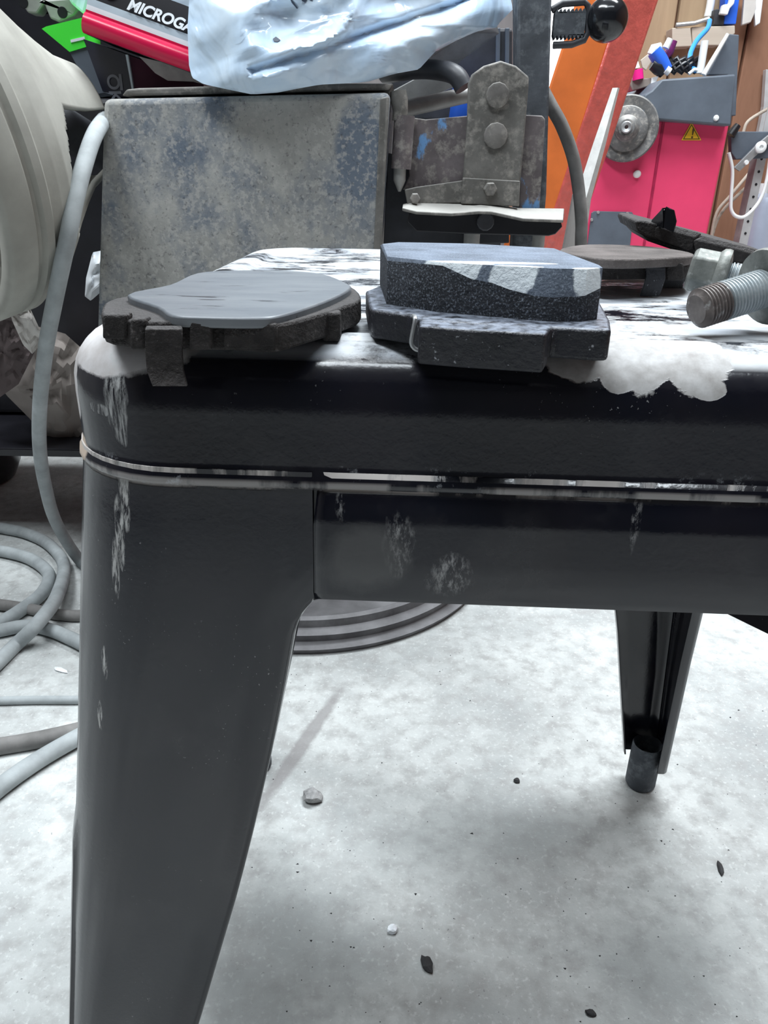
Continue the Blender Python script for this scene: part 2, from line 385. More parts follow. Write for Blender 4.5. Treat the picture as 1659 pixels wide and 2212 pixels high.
RUBBER = plain('grey_dusty_hose', (0.36, 0.39, 0.40), 0.7, 0, 0.22, 35, 0.15, 0.3)
HOSED = plain('dark_grey_hose', (0.19, 0.185, 0.18), 0.7, 0, 0.3, 35, 0.15, 0.3)
BLACK = plain('black_plastic', (0.012, 0.012, 0.016), 0.35, 0, 0.3, 30)
BLACKG = plain('black_gloss', (0.010, 0.011, 0.014), 0.15, 0, 0.3, 30, spec=0.6)
DARK = plain('dark_metal', (0.035, 0.037, 0.045), 0.5, 0, 0.4, 30, 0.3)
BEIGE = plain('dusty_beige_casting', (0.34, 0.335, 0.30), 0.75, 0, 0.22, 14, 0.35, 0.3, 0.25, (0.50, 0.49, 0.45), dscale=9)
REDM = plain('pink_red_enamel', (0.72, 0.055, 0.145), 0.35, 0, 0.12, 5, spec=0.4)
REDC = plain('crimson_card', (0.62, 0.012, 0.07), 0.25, 0, 0.06, 10, spec=0.4)
GREYM = plain('blue_grey_enamel', (0.095, 0.115, 0.145), 0.55, 0, 0.15, 20, 0.1)
ORANGE = plain('orange_enamel', (0.84, 0.20, 0.045), 0.4, 0, 0.2, 9, 0.15)
REDOR = plain('glossy_red_orange_enamel', (0.68, 0.125, 0.105), 0.25, 0, 0.15, 60, 1.0, 0.9)
WHITE = plain('white_plastic', (0.80, 0.82, 0.82), 0.4, 0, 0.06, 10)
CARDW = plain('white_print', (0.82, 0.86, 0.90), 0.4, 0, 0.04, 10)
CARDG = plain('pale_grey_print', (0.48, 0.57, 0.64), 0.4, 0, 0.08, 20)
CARDB = plain('black_print', (0.012, 0.012, 0.016), 0.35, 0, 0.2, 10)
MAROON = plain('maroon_card', (0.050, 0.006, 0.022), 0.5, 0, 0.2, 10)
GREEN = plain('bright_green_card', (0.06, 0.85, 0.05), 0.5, 0, 0.08, 10)
BLUE = plain('bright_blue_plastic', (0.03, 0.14, 0.72), 0.35, 0, 0.15, 10)
SKYB = plain('sky_blue_hose', (0.05, 0.33, 0.80), 0.4, 0, 0.1, 10)
PINK = plain('magenta_plastic', (0.80, 0.02, 0.25), 0.35, 0, 0.1, 10)
STEEL = plain('worn_steel', (0.42, 0.43, 0.44), 0.4, 0.6, 0.2, 40, 0.1)
GREYST = plain('grey_bar_steel', (0.33, 0.33, 0.32), 0.5, 0.2, 0.25, 30, 0.2)
GALV = plain('galvanised_strip', (0.55, 0.56, 0.57), 0.45, 0.3, 0.12, 30)
CYLM = plain('pale_blue_grey_cylinder', (0.42, 0.47, 0.58), 0.3, 0.2, 0.1, 12)
YELLOW = plain('yellow_sticker', (0.85, 0.50, 0.02), 0.5, 0, 0.05, 10)
PAPER = plain('brown_paper', (0.30, 0.265, 0.245), 0.85, 0, 0.2, 8, 0.3)
PAPERW = plain('pale_paper', (0.60, 0.57, 0.54), 0.8, 0, 0.15, 9, 0.2)
STONE = plain('grey_chip', (0.30, 0.30, 0.30), 0.9, 0, 0.4, 120, 0.8)
TRAYM = plain('dusty_dark_tray', (0.055, 0.052, 0.058), 0.5, 0, 0.4, 22, 0.2, 0.5, 0.32, (0.40, 0.40, 0.41), dscale=24)
WOODD = mat_wood('dark_plank_wood', (0.16, 0.075, 0.045), (0.36, 0.19, 0.12))
WOODL = mat_wood('plywood', (0.26, 0.175, 0.11), (0.46, 0.33, 0.21))
WOODP = mat_wood('pale_batten', (0.44, 0.37, 0.30), (0.60, 0.53, 0.45), 9, (0.12, 1, 1))
LEADT = mat_rusty_bolt('zinc_thread', (0.30, 0.34, 0.36), (0.50, 0.55, 0.57))
RUSTT = mat_rusty_bolt('rusty_thread', (0.10, 0.085, 0.08), (0.20, 0.175, 0.165))
BHEAD = mat_rusty_bolt('dull_bolt_head', (0.13, 0.14, 0.13), (0.28, 0.29, 0.27))
CEILM = plain('ceiling_white', (0.55, 0.56, 0.57), 0.9)

# ------------------------------------------------------------------ the setting
def slab(name, x0, x1, y0, y1, z0, z1, mat):
    o = obj(name, M().box(((x0 + x1) / 2, (y0 + y1) / 2, (z0 + z1) / 2), (x1 - x0, y1 - y0, z1 - z0)), mat)
    o['kind'] = 'structure'; return o
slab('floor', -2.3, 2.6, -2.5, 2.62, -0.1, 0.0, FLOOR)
slab('ceiling', -2.3, 2.6, -2.5, 2.62, 2.7, 2.8, CEILM)
WB = 2.50
wb = slab('wall_back', -2.3, 2.6, WB + 0.02, WB + 0.12, 0, 2.7, WOODD)
WOODG = mat_wood('grey_plank_wood', (0.10, 0.095, 0.095), (0.22, 0.21, 0.21))
slab('wall_left', -2.4, -2.3, -2.5, 2.62, 0, 2.7, WOODG)
slab('wall_front', -2.3, 2.6, -2.6, -2.5, 0, 2.7, plain('dark_door', (0.05, 0.05, 0.055), 0.7))
slab('wall_right', 2.6, 2.7, -2.5, 2.62, 0, 2.7, WOODD)
random.seed(4)
xx = P(1120, 200, WB).x
wx1 = P(1275, 200, WB).x
edges = [(-2.29, -1.6), (-1.6, -0.9), (-0.9, -0.25), (-0.25, xx)]
px = [1285, 1375, 1446, 1545, 1600, 1690]
edges += [(P(a, 150, WB).x, P(b, 150, WB).x) for a, b in zip(px[:-1], px[1:])]
edges += [(edges[-1][1], 1.6), (1.6, 2.05), (2.05, 2.55)]
for i, (a, b) in enumerate(edges):
    obj('plank', M().box(((a + b) / 2, WB + 0.008 + 0.006 * (i % 2), 1.35), (b - a - 0.006, 0.02, 2.69)), WOODG if i < 4 else WOODL if i in (5, 6) else WOODD, wb, bev=0.003)
# daylight window seen in the gap between the post and the orange stand
wz0, wz1 = P(1200, 230, WB).z, 1.9
win = obj('window_1', M(), WOODP); win['kind'] = 'structure'
fr = M(); ww = wx1 - xx
for bx in ((xx + 0.012, 0.024), (wx1 - 0.012, 0.024)): fr.box((bx[0], WB, (wz0 + wz1) / 2), (bx[1], 0.04, wz1 - wz0))
for bz in (wz0 + 0.012, wz1 - 0.012): fr.box(((xx + wx1) / 2, WB, bz), (ww, 0.038, 0.024))
obj('window_frame', fr, WOODP, win, local=True)
obj('pane', M().box(((xx + wx1) / 2, WB + 0.005, (wz0 + wz1) / 2), (ww - 0.046, 0.006, wz1 - wz0 - 0.046)), glow('daylit_pane', (0.92, 0.97, 1.0), 2.5), win, local=True)

# ------------------------------------------------------------------ stool
stool = thing('metal_stool', 'square black painted metal stool with peeling paint, brake pads lying on its seat', 'stool', ST0); stool.rotation_euler = (0, 0, YAW)
def rsq(inset, z, Rr=0.041, n=10):
    r = max(Rr - inset, 0.006); a0 = inset; a1 = S - inset; out = []
    for cx, cy, st in ((a0 + r, a0 + r, PI), (a1 - r, a0 + r, 1.5 * PI), (a1 - r, a1 - r, 0), (a0 + r, a1 - r, 0.5 * PI)):
        for i in range(n + 1):
            a = st + 0.5 * PI * i / n; out.append((cx + r * math.cos(a), cy + r * math.sin(a), z))
    return out
m = M(); Z = SEAT_Z
prof = [(0.0055, Z - 0.0405), (0.0030, Z - 0.0425), (0.0005, Z - 0.0423), (-0.0006, Z - 0.0408), (-0.0004, Z - 0.0392), (0.0008, Z - 0.0375), (0.0012, Z - 0.035), (0.0012, Z - 0.020)]
for i in range(1, 9):
    a = 0.5 * PI * i / 8; prof.append((0.0012 + 0.017 * (1 - math.cos(a)), Z - 0.018 + 0.0178 * math.sin(a)))
prof += [(0.022, Z), (0.0245, Z - 0.0003), (0.0268, Z - 0.0016), (0.030, Z - 0.0022), (0.034, Z - 0.0022)]
m.loft([rsq(i, z) for i, z in prof], True, (False, True))
inner = [(0.034, Z - 0.0035), (0.020, Z - 0.002), (0.004, Z - 0.02), (0.0045, Z - 0.040)]
obj('seat', m, PSEAT, stool, smooth=50, local=True)
obj('seat_underside', M().loft([rsq(i, z) for i, z in [(0.0055, Z - 0.0405), (0.0045, Z - 0.03), (0.006, Z - 0.012), (0.012, Z - 0.006), (0.04, Z - 0.005)]], True, (False, True)), PAINT, stool, smooth=50, local=True)
wA = LY(648, 1318, cz(ZA)).x; wT = LY(676, 1170, cz(0.405)).x
pB = LY(425, 2200, cz(0.19)); kW = (wA - pB.x) / (ZA - pB.z)
def leg_w(z):
    if z >= ZA: return wT
    base = wA - kW * (ZA - z); f = max(0, 1 - (ZA - z) / 0.012); q = min(1, (ZA - z) / (ZA - 0.19)); base += 4 * 0.0036 * q * (1 - q)
    return base + (wT - wA) * f * f
def legloop(z, th=0.0013, ws=1.0):
    c = cz(z); wv = leg_w(z) * (ws if z < ZA else 1); t = (ZS - z) / ZS
    Rc = 0.041 - 0.030 * min(1, max(0, 1.5 * t))
    outer = []; nor = []
    fl = 0.008 if z < ZA else 0.0022
    k = 0.0026 if z < ZA else 0.0004
    st = 0.0011 * min(1, max(0, (0.295 - z) / 0.012))
    def add(x, y, nx, ny): outer.append((x, y)); nor.append((nx, ny))
    half = []
    if z >= ZA: half.append((wv + 0.006, c + 0.0014, 0, -1)); half.append((wv + 0.0002, c + 0.0014, 0, -1))
    else: half.append((wv, c + fl, 1, 0)); half.append((wv, c + k, 1, 0))
    half.append((wv - k * 0.3, c + k * 0.3, 0.7, -0.7)); half.append((wv - k, c, 0, -1))
    half.append((wv - 0.35 * (wv - c - Rc), c, 0, -1)); half.append((c + Rc, c, 0, -1))
    for x, y, a, b in half: add(x, y, a, b)
    for i in (1, 2, 3, 4, 5, 6, 6.25, 7, 8, 9):
        a = 1.5 * PI - 0.5 * PI * i / 10; Re = Rc + (st if i > 6.1 else 0); add(c + Rc + Re * math.cos(a), c + Rc + Re * math.sin(a), math.cos(a), math.sin(a))
    for x, y, a, b in reversed(half): add(y - (st if abs(y - c) < 1e-6 else 0), x, b, a)
    inn = [(x - nx * th, y - ny * th) for (x, y), (nx, ny) in zip(outer, nor)]
    return [(x, y, z) for x, y in outer] + [(x, y, z) for x, y in reversed(inn)]
zl = [ZS + 0.004, ZS - 0.001, ZS - 0.012, ZS - 0.025, ZA + 0.002, ZA - 0.0005, ZA - 0.002, ZA - 0.004, ZA - 0.007, ZA - 0.012, ZA - 0.03, 0.33, 0.30, 0.294, 0.288, 0.282, 0.27, 0.22, 0.17, 0.12, 0.08, 0.05, 0.028]
LB = [[legloop(z, ws=k) for z in zl] for k in (1.0, 0.88)]
def mir(p, fx, fy): return (S - p[0] if fx else p[0], S - p[1] if fy else p[1], p[2])
for fx in (0, 1):
    for fy in (0, 1):
        lg = obj('leg', M().loft([[mir(p, fx, fy) for p in l] for l in LB[fy]]), PAINT, stool, smooth=45, local=True)
        c0 = cz(0.02) + 0.0150
        cpt = mir((c0 + 0.0005, c0 + 0.0005, 0), fx, fy)
        obj('foot', M().lathe([(0.001, 0.008), (0, 0.012), (0.003, 0.0135), (0.046, 0.0135), (0.048, 0.0125), (0.046, 0.011), (0.03, 0.0108)], cpt, (0, 0, 1), 24, (True, True)), OLD2, lg, smooth=40, local=True)
def apron(kind):
    a0 = wT + 0.0001; a1 = S - a0; sl = 0.0018
    m = M(); rows = []
    pr = [(ZS + 0.004, 0, 0), (ZS - 0.0125, 0, 0), (ZS - 0.0235, 0, 0), (ZA + 0.0035, 0, 0), (ZA + 0.001, 0.0008, 0), (ZA, 0.003, 0), (ZA + 0.0002, 0.010, 0)]
    for z, din, _ in pr:
        y = cz(z) + din; s0 = sl if z > ZS else 0.0
        rows.append([(a0 + s0, y + (0.0008 if s0 else 0), z), (a0 + s0 + 0.004, y, z), (S / 2, y, z), (a1 - s0 - 0.004, y, z), (a1 - s0, y + (0.0008 if s0 else 0), z)])
    m.loft(rows, False, (False, False))
    def tr(p):
        x, y, z = p
        return {'f': (x, y, z), 'b': (S - x, S - y, z), 'l': (y, S - x, z), 'r': (S - y, x, z)}[kind]
    m.v = [tr(p) for p in m.v]
    o = obj('apron', m, PAINT, stool, smooth=40, local=True)
    b = o.modifiers.new('solid', 'SOLIDIFY'); b.thickness = 0.0012; b.offset = -1
for k in 'fblr': apron(k)
for a, b in (((0, 0), (1, 1)), ((1, 0), (0, 1))):
    pa = Vector((a[0] * S, a[1] * S, 0)); pb = Vector((b[0] * S, b[1] * S, 0)); d = (pb - pa).normalized()
    zz = 0.358 if a == (0, 0) else 0.3608
    m = M(); q = [pa + d * 0.020 + Vector((0, 0, zz)), pa + d * 0.07 + Vector((0, 0, zz + 0.002)), (pa + pb) / 2 + Vector((0, 0, zz + 0.012)), pb - d * 0.07 + Vector((0, 0, zz + 0.002)), pb - d * 0.020 + Vector((0, 0, zz))]
    nn = Vector((-d.y, d.x, 0))
    m.loft([[p + nn * 0.011 + Vector((0, 0, -0.006)), p + nn * 0.009, p - nn * 0.009, p - nn * 0.011 + Vector((0, 0, -0.006)), p - nn * 0.0085 + Vector((0, 0, -0.002)), p + nn * 0.0085 + Vector((0, 0, -0.002))] for p in spline(q, 5)])
    obj('cross_brace', m, PAINT, stool, smooth=40, local=True)

# ------------------------------------------------------------------ brake pads
def cspl(pts, k=4):
    n = len(pts); out = []
    for i in range(n):
        p0, p1, p2, p3 = (Vector((*pts[(i + j) % n], 0)) for j in (-1, 0, 1, 2))
        for j in range(k):
            t = j / k; q = 0.5 * (2 * p1 + (p2 - p0) * t + (2 * p0 - 5 * p1 + 4 * p2 - p3) * t * t + (3 * p1 - p0 - 3 * p2 + p3) * t ** 3); out.append((q.x, q.y))
    return out
def poly_px(pts, z): return [F(x, y, z) for x, y in pts]
def jitter(m, a, seed=1):
    rnd = random.Random(seed); m.v = [(x + rnd.uniform(-a, a), y + rnd.uniform(-a, a), z + rnd.uniform(-a, a) * 0.6) for x, y, z in m.v]; return m
def slab_px(pts, zt, zb, bow=None):
    top = poly_px(pts, zt); return M().loft([[Vector((p.x, p.y, zb)) for p in top], top])
# pad 1: worn thin, near left corner
zt = SEAT_Z + 0.0078
pad1 = thing('brake_pad', 'worn thin brake pad with smooth grey face on the stool\'s near left corner', 'brake pad', F(480, 660, SEAT_Z), 'brake pads on the stool')
out1 = [(221, 682), (226, 655), (268, 640), (365, 617), (424, 593), (508, 587), (607, 587), (699, 595), (758, 618), (779, 638), (770, 652), (700, 676), (602, 700), (548, 699), (440, 697), (322, 695), (277, 692)]
obj('backing_plate', jitter(slab_px(cspl(out1, 3), zt, SEAT_Z + 0.0006), 0.00022, 3), RUSTPL, pad1, smooth=30, bev=0.0008)
fr1 = [(322, 679), (373, 674), (300, 641), (365, 615), (424, 591), (508, 584), (607, 584), (699, 592), (745, 610), (757, 620), (727, 637), (667, 662), (600, 680), (548, 684), (430, 682)]
fr1 = [(275, 636), (365, 615), (424, 590), (508, 584), (607, 584), (699, 592), (750, 612), (757, 622), (727, 640), (667, 663), (600, 682), (548, 686), (430, 684), (370, 680), (340, 662)]
FRW = NT('worn_friction_face'); FRWm = FRW.fin(FRW.mixc(FRW.mixc((0.13, 0.145, 0.165), (0.21, 0.225, 0.24), FRW.noise(40, 0.3, 0.7, stretch=(0.5, 2, 1), detail=8)), (0.03, 0.03, 0.035), FRW.math('MULTIPLY', FRW.noise(150, 0.62, 0.68, stretch=(0.35, 1.2, 1), detail=5, off=2), 0.9)), 0.42, 0.15, FRW.raw(200, stretch=(0.4, 1, 1)), 0.25, 0.0005, 0.5)
ft = slab_px(cspl(fr1), zt + 0.0019, zt - 0.001); obj('friction_lining', ft, [FRWm], pad1, smooth=30, bev=0.0006, label='smooth worn grey friction face')
def front_block(parent, name, px0, px1, py0, py1, Y, th, mat, bev=0.0008, taper=0):
    a = P(px0, py0, Y); b = P(px1, py0, Y); c = P(px1 - taper, py1, Y); d = P(px0 + taper, py1, Y)
    return obj(name, jitter(M().prism([a, b, c, d], (0, th, 0)), 0.00015, int(px0)), mat, parent, bev=bev, smooth=30)
Yf = F(440, 697, zt).y
front_block(pad1, 'lug', 220, 275, 680, 733, F(240, 690, zt).y - 0.0012, 0.005, RUSTPL)
front_block(pad1, 'lug', 281, 314, 690, 755, Yf - 0.0012, 0.006, RUSTPL)
front_block(pad1, 'lug', 408, 458, 694, 757, Yf - 0.0022, 0.006, RUSTPL)
front_block(pad1, 'lug', 482, 598, 700, 755, F(540, 700, zt).y - 0.0008, 0.005, RUSTPL)
pR = F(715, 672, zt); front_block(pad1, 'lug', 697, 735, 676, 738, pR.y - 0.0015, 0.006, RUSTPL)
# wear indicator clip hanging over the edge
Yc = min(Yf - 0.0045, (STM @ Vector((0.03, -0.004, 0))).y)
cl = M(); path = [(705, Yc + 0.0015), (712, Yc), (760, Yc), (800, Yc + 0.0002), (818, Yc - 0.0006), (835, Yc - 0.0022)]
L0, L1 = [], []
for i, (py, Y) in enumerate(path):
    k = 2 if i == 0 else 0
    L0.append(P(313 + k + max(0, py - 790) * 0.35, py, Y)); L1.append(P(393 - k + max(0, py - 790) * 0.25, py, Y))
cl.loft([L0, L1, [p + Vector((0, 0.0012, 0)) for p in L1], [p + Vector((0, 0.0012, 0)) for p in L0]], True, (False, False)) if False else None
vs = []; n = len(path)
for a, b in zip(L0, L1): vs += [a, b, b + Vector((0, 0.0011, 0)), a + Vector((0, 0.0011, 0))]
cl.loft([vs[i * 4:i * 4 + 4] for i in range(n)])
obj('wear_clip', cl, RUSTPL, pad1, smooth=40, bev=0.0004)

# pad 2: thick friction block with chalky marks
zt = SEAT_Z + 0.0085
pad2 = thing('brake_pad', 'thick brake pad with white chalky marks on its face, right of the thin worn pad', 'brake pad', F(1050, 660, SEAT_Z), 'brake pads on the stool')
out2 = [(804, 669), (797, 661), (790, 628), (812, 619), (850, 600), (1000, 596), (1180, 600), (1290, 640), (1318, 690), (1321, 712), (1290, 712), (1197, 706), (1190, 709), (1130, 708), (1008, 697), (985, 696), (910, 694), (886, 680)]
o2 = slab_px(out2, zt, SEAT_Z + 0.0004)
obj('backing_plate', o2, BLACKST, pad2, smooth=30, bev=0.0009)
bot = [(835, 657), (952, 675), (1014, 680), (1057, 684), (1094, 687), (1148, 692), (1191, 695), (1256, 695), (1289, 690)]
tops = [563, 574, 603, 611, 625, 639, 643, 639, 622]
flat = [(838, 561), (952, 570), (1016, 572), (1058, 574), (1096, 575), (1148, 577), (1191, 580), (1250, 584), (1278, 587)]
ztop = zt + 0.0133
B = [F(x, y, zt) for x, y in bot]
T1 = [Vector((p.x, p.y, min(zat(p.x, p.y, ty), ztop))) for p, ty in zip(B, tops)]
T2 = [F(x, y, ztop) for x, y in flat]
for i in range(len(T2)):
    if T2[i].y < B[i].y + 0.0008: T2[i] = Vector((B[i].x, B[i].y + 0.0008, ztop))
bk = [Vector((B[-1].x + 0.0015, B[-1].y + 0.008, 0)), Vector((B[-1].x - 0.001, 0.262, 0)), Vector((0.03, 0.275, 0)), Vector((B[0].x + 0.003, 0.276, 0)), Vector((B[0].x - 0.0025, 0.268, 0))]
B += [Vector((p.x, p.y, zt)) for p in bk]; T1 += [Vector((p.x, p.y, ztop - 0.0005)) for p in bk]; T2 += [Vector((p.x + (0.0008 if i > 2 else -0.0008), p.y - 0.0004, ztop)) for i, p in enumerate(bk)]
def chm(i, f, rx, ry):
    i0 = int(i); g = i - i0; A = T1[i0].lerp(T1[i0 + 1], g); Bq = T2[i0].lerp(T2[i0 + 1], g); p = A.lerp(Bq, f); return (p.x, p.y, p.z, rx, max(ry, (Bq - A).length * 0.36), 0.008)
ch = [chm(4.2, 0.62, 0.0078, 0.003), chm(7.3, 0.60, 0.0054, 0.003), chm(1.9, 0.8, 0.0070, 0.0015), (T2[2].x, T2[2].y + 0.004, ztop, 0.024, 0.0030, 0.003)]
FRB = mat_friction('dark_sparkling_friction', (0.035, 0.038, 0.045), (0.30, 0.34, 0.40))
FRT = mat_friction('blue_grey_friction_face', (0.15, 0.18, 0.23), (0.36, 0.42, 0.50), ch)
m = M(); m.loft([B, T1], True, (True, False)); m.cur = 1; m.loft([T1, T2], True, (False, True))
obj('friction_block', m, [FRB, FRT], pad2, smooth=35, label='dark speckled friction block with white marks on top')
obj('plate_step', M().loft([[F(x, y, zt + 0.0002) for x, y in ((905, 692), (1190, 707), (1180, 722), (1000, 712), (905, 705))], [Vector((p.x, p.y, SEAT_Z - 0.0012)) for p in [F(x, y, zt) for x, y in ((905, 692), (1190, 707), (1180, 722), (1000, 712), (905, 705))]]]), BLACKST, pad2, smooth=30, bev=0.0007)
Yw = F(895, 694, zt).y - 0.0012
ww = spline([P(893, 683, Yw + 0.004), P(897, 690, Yw), P(889, 735, Yw), P(893, 750, Yw), P(906, 757, Yw), P(935, 759, Yw + 0.001)], 4)
obj('shim_wire', M().tube(ww, 0.0006, 8), STEEL, pad2, smooth=40, label='bright bent shim edge')

# pad 3: lying behind, on its clip
zt3 = SEAT_Z + 0.0108
pad3 = thing('brake_pad', 'dark brake pad lying face up behind the chalk marked pad', 'brake pad', F(1350, 600, SEAT_Z), 'brake pads on the stool')
out3 = [(1205, 552), (1222, 543), (1260, 538), (1340, 537), (1440, 543), (1500, 556), (1505, 568), (1470, 572), (1400, 572), (1330, 573), (1280, 572), (1240, 562)]
obj('backing_plate', slab_px(cspl(out3, 3), zt3, zt3 - 0.0058), RUSTPL, pad3, smooth=30, bev=0.0008)
fr3 = [(1210, 541), (1222, 534), (1270, 528), (1350, 529), (1430, 535), (1490, 545), (1496, 553), (1440, 557), (1360, 560), (1290, 558), (1235, 549)]
obj('friction_lining', slab_px(cspl(fr3, 3), zt3 + 0.0032, zt3 - 0.0005), mat_friction('brown_friction', (0.12, 0.105, 0.10), (0.20, 0.18, 0.17)), pad3, smooth=30, bev=0.0006)
Y3 = F(1420, 572, zt3).y
front_block(pad3, 'lug', 1335, 1382, 570, 600, Y3 - 0.001, 0.006, RUSTPL)
front_block(pad3, 'lug', 1440, 1478, 568, 606, Y3 - 0.001, 0.006, RUSTPL)
pth = [(1398, 560, Y3 - 0.0015), (1396, 566, Y3 - 0.004), (1396, 600, Y3 - 0.0042), (1389, 622, Y3 - 0.004), (1382, 640, Y3 - 0.0025)]
cl = M(); lo = []
for x, y, Y in pth:
    a = P(x, y, Y); b = P(x + 42, y + 1, Y); lo.append([a, b, b + Vector((0, 0.0012, 0)), a + Vector((0, 0.0012, 0))])
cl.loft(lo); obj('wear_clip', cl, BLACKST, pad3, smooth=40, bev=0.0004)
# two stub feet of the anti rattle clip under the plate
for x in (1245, 1470):
    p = F(x, 560, zt3); obj('clip_foot', M().box((p.x, p.y + 0.006, SEAT_Z + 0.0015), (0.010, 0.004, zt3 - SEAT_Z - 0.0035 + 0.003)), BLACKST, pad3, bev=0.0006)

# pad 4: leaning on pad 3
pad4 = thing('brake_pad', 'brake pad tilted on edge of the pad behind the bolts, spring clip sticking up', 'brake pad', P(1500, 560, 0.37), 'brake pads on the stool')
def tilt(pts, Yn, th, name, mat, bev=0.0008, lbl=None):
    a = [P(x, y, Yn) for x, y in pts]; return obj(name, jitter(M().prism(a, (0.004, th, 0.0015)), 0.0002, 7), mat, pad4, smooth=30, bev=bev, label=lbl)
tilt([(1371, 482), (1378, 476), (1400, 478), (1560, 520), (1680, 553), (1690, 580), (1640, 580), (1500, 545), (1400, 512), (1378, 500)], 0.372, 0.045, 'backing_plate', RUSTPL)
tilt([(1415, 494), (1420, 490), (1500, 512), (1495, 538), (1486, 542), (1425, 520), (1412, 512)], 0.370, 0.003, 'lug', RUSTPL)
tilt([(1497, 520), (1505, 518), (1580, 536), (1640, 552), (1640, 572), (1560, 562), (1500, 545)], 0.3695, 0.003, 'lug', RUSTPL)
tilt([(1386, 506), (1400, 510), (1500, 544), (1620, 580), (1618, 586), (1500, 556), (1400, 522)], 0.374, 0.040, 'friction_lining', mat_friction('black_friction', (0.03, 0.027, 0.027), (0.10, 0.09, 0.09)))
Yk = 0.366
fa = [P(x, y, Yk) for x, y in ((1431, 450), (1440, 448), (1457, 454), (1462, 478), (1456, 503), (1433, 492))]
m = M().prism(fa, (0.0005, 0.0014, 0))
bk_ = [P(1431, 450, Yk), P(1433, 492, Yk), P(1404, 486, Yk + 0.012), P(1408, 474, Yk + 0.012)]
m.prism(bk_, (0.0014, 0.0006, 0)); m.prism([P(1431, 450, Yk), P(1440, 448, Yk), P(1442, 449, Yk + 0.012), P(1428, 451, Yk + 0.010)], (0, 0, -0.0012))
obj('spring_clip', m, BLACKG, pad4, smooth=30, bev=0.0003, label='glossy black folded spring clip')

# ------------------------------------------------------------------ wheel bolts
def bolt(name, label, tip, direction, shank, r, Rfl, hexr, rust_len, group):
    tip = Vector(tip); ax = Vector(direction).normalized()
    t = thing(name, label, 'bolt', Vector((tip.x, tip.y, SEAT_Z)), group)
    def thread(l0, l1, nm, mat, capa, capb):
        pr = []; n = max(4, int((l1 - l0) / 0.00115)); st = (l1 - l0) / n
        for i in range(n):
            a = l0 + i * st; pr += [(a, r * 0.90), (a + st * 0.3, r), (a + st * 0.6, r), (a + st * 0.9, r * 0.90)]
        pr.append((l1, r * 0.90))
        if capa: pr = [(l0 - 0.0012, r * 0.72)] + pr
        obj(nm, M().lathe(pr, tip, ax, 28, (True, True)), mat, t, smooth=35)
    if rust_len: thread(0.0012, rust_len, 'thread_tip', RUSTT, True, False)
    thread(max(rust_len, 0.0012), shank, 'thread', LEADT, not rust_len, False)
    obj('flange', M().lathe([(shank - 0.001, r * 1.05), (shank, Rfl * 0.97), (shank + 0.0012, Rfl), (shank + 0.0028, Rfl * 0.97), (shank + 0.004, hexr * 1.0)], tip, ax, 36), BHEAD, t, smooth=40)
    obj('hex_head', M().hexa(tip + ax * (shank + 0.0032), ax, hexr, 0.010, 6, 0.35), BHEAD, t, bev=0.0007, smooth=30)
    return t
tp = F(1503, 669, SEAT_Z + 0.0064); fl = P(1650, 630, tp.y + 0.0085); fl.z = SEAT_Z + 0.0122
d2 = (fl - tp)
bolt('wheel_bolt', 'long threaded wheel bolt pointing left with a rusty tip, nearest on the stool seat', tp, d2, d2.length, 0.0062, 0.0122, 0.0093, 0.0095, 'wheel bolts on the stool')
hd = P(1568, 585, 0.297); hd.z = SEAT_Z + 0.0098; sh = hd + Vector((0.030, -0.0135, -0.0048))
d1 = (hd - sh); bolt('wheel_bolt', 'wheel bolt behind the rusty tipped one, hexagonal head facing left', sh, d1, d1.length, 0.0055, 0.0098, 0.0083, 0, 'wheel bolts on the stool')

# ------------------------------------------------------------------ rusty housing on its pedestal
YB = 0.84
machine = thing('rusty_housing', 'rusty grey blue steel housing box on a pedestal behind the stool', 'machine', (-0.12, 0.95, 0.0))
tl, tr_, bl, br = P(222, 213, YB), P(843, 199, YB), P(207, 760, YB), P(801, 700, YB)
bl.z = br.z = min(bl.z, br.z)
obj('housing', M().prism([bl, br, tr_, tl], (0.01, 0.22, 0)), RUST, machine, bev=0.006, seg=3, smooth=40)
e1 = [P(820, 212, YB - 0.002), P(838, 208, YB - 0.002), P(814, 690, YB - 0.002), P(800, 690, YB - 0.002)]
obj('corner_strip', M().prism(e1, (0.002, 0.004, 0)), OLD, machine, bev=0.0015, smooth=40)
lidp = [P(262, 207, YB + 0.012), P(840, 194, YB + 0.012), P(850, 180, YB + 0.012), P(700, 180, YB + 0.012), P(300, 190, YB + 0.012), P(272, 193, YB + 0.012)]
obj('lid', M().prism(lidp, (0.005, 0.19, 0)), OLD, machine, bev=0.002, smooth=40)
obj('pedestal', M().lathe([(0.012, 0.10), (0.02, 0.06), (0.05, 0.045), (bl.z + 0.01, 0.045)], (-0.15, 0.955, 0), (0, 0, 1), 28), DARK, machine, smooth=40)
# hinge, side brackets and pedal
YH = 0.86
def plate(name, pts, Y, th, mat, bev=0.001, parent=None):
    return obj(name, M().prism([P(x, y, Y) for x, y in pts], (0, th, 0)), mat, parent or machine, bev=bev, smooth=40)
hp = [(845, 200), (855, 190), (868, 205), (877, 240), (872, 300), (850, 310)]
hb = obj('hinge_block', M().tube([P(860, 196, YH), P(862, 215, YH), P(865, 240, YH), P(862, 262, YH)], [0.008, 0.009, 0.0075, 0.007], 12), OLD, machine, smooth=50)
obj('hinge_knuckle', M().tube([P(874, 250, YH), P(866, 365, YH)], 0.0105, 14), OLDB, machine, smooth=50)
obj('hinge_pin', M().tube([P(864, 340, YH), P(863, 390, YH), P(863, 414, YH)], [0.0065, 0.0065, 0.0015], 12), GREYST, machine, smooth=50)
plate('side_plate', [(876, 252), (920, 258), (1012, 250), (1012, 405), (870, 410), (884, 380)], YH + 0.008, 0.006, OLDB)
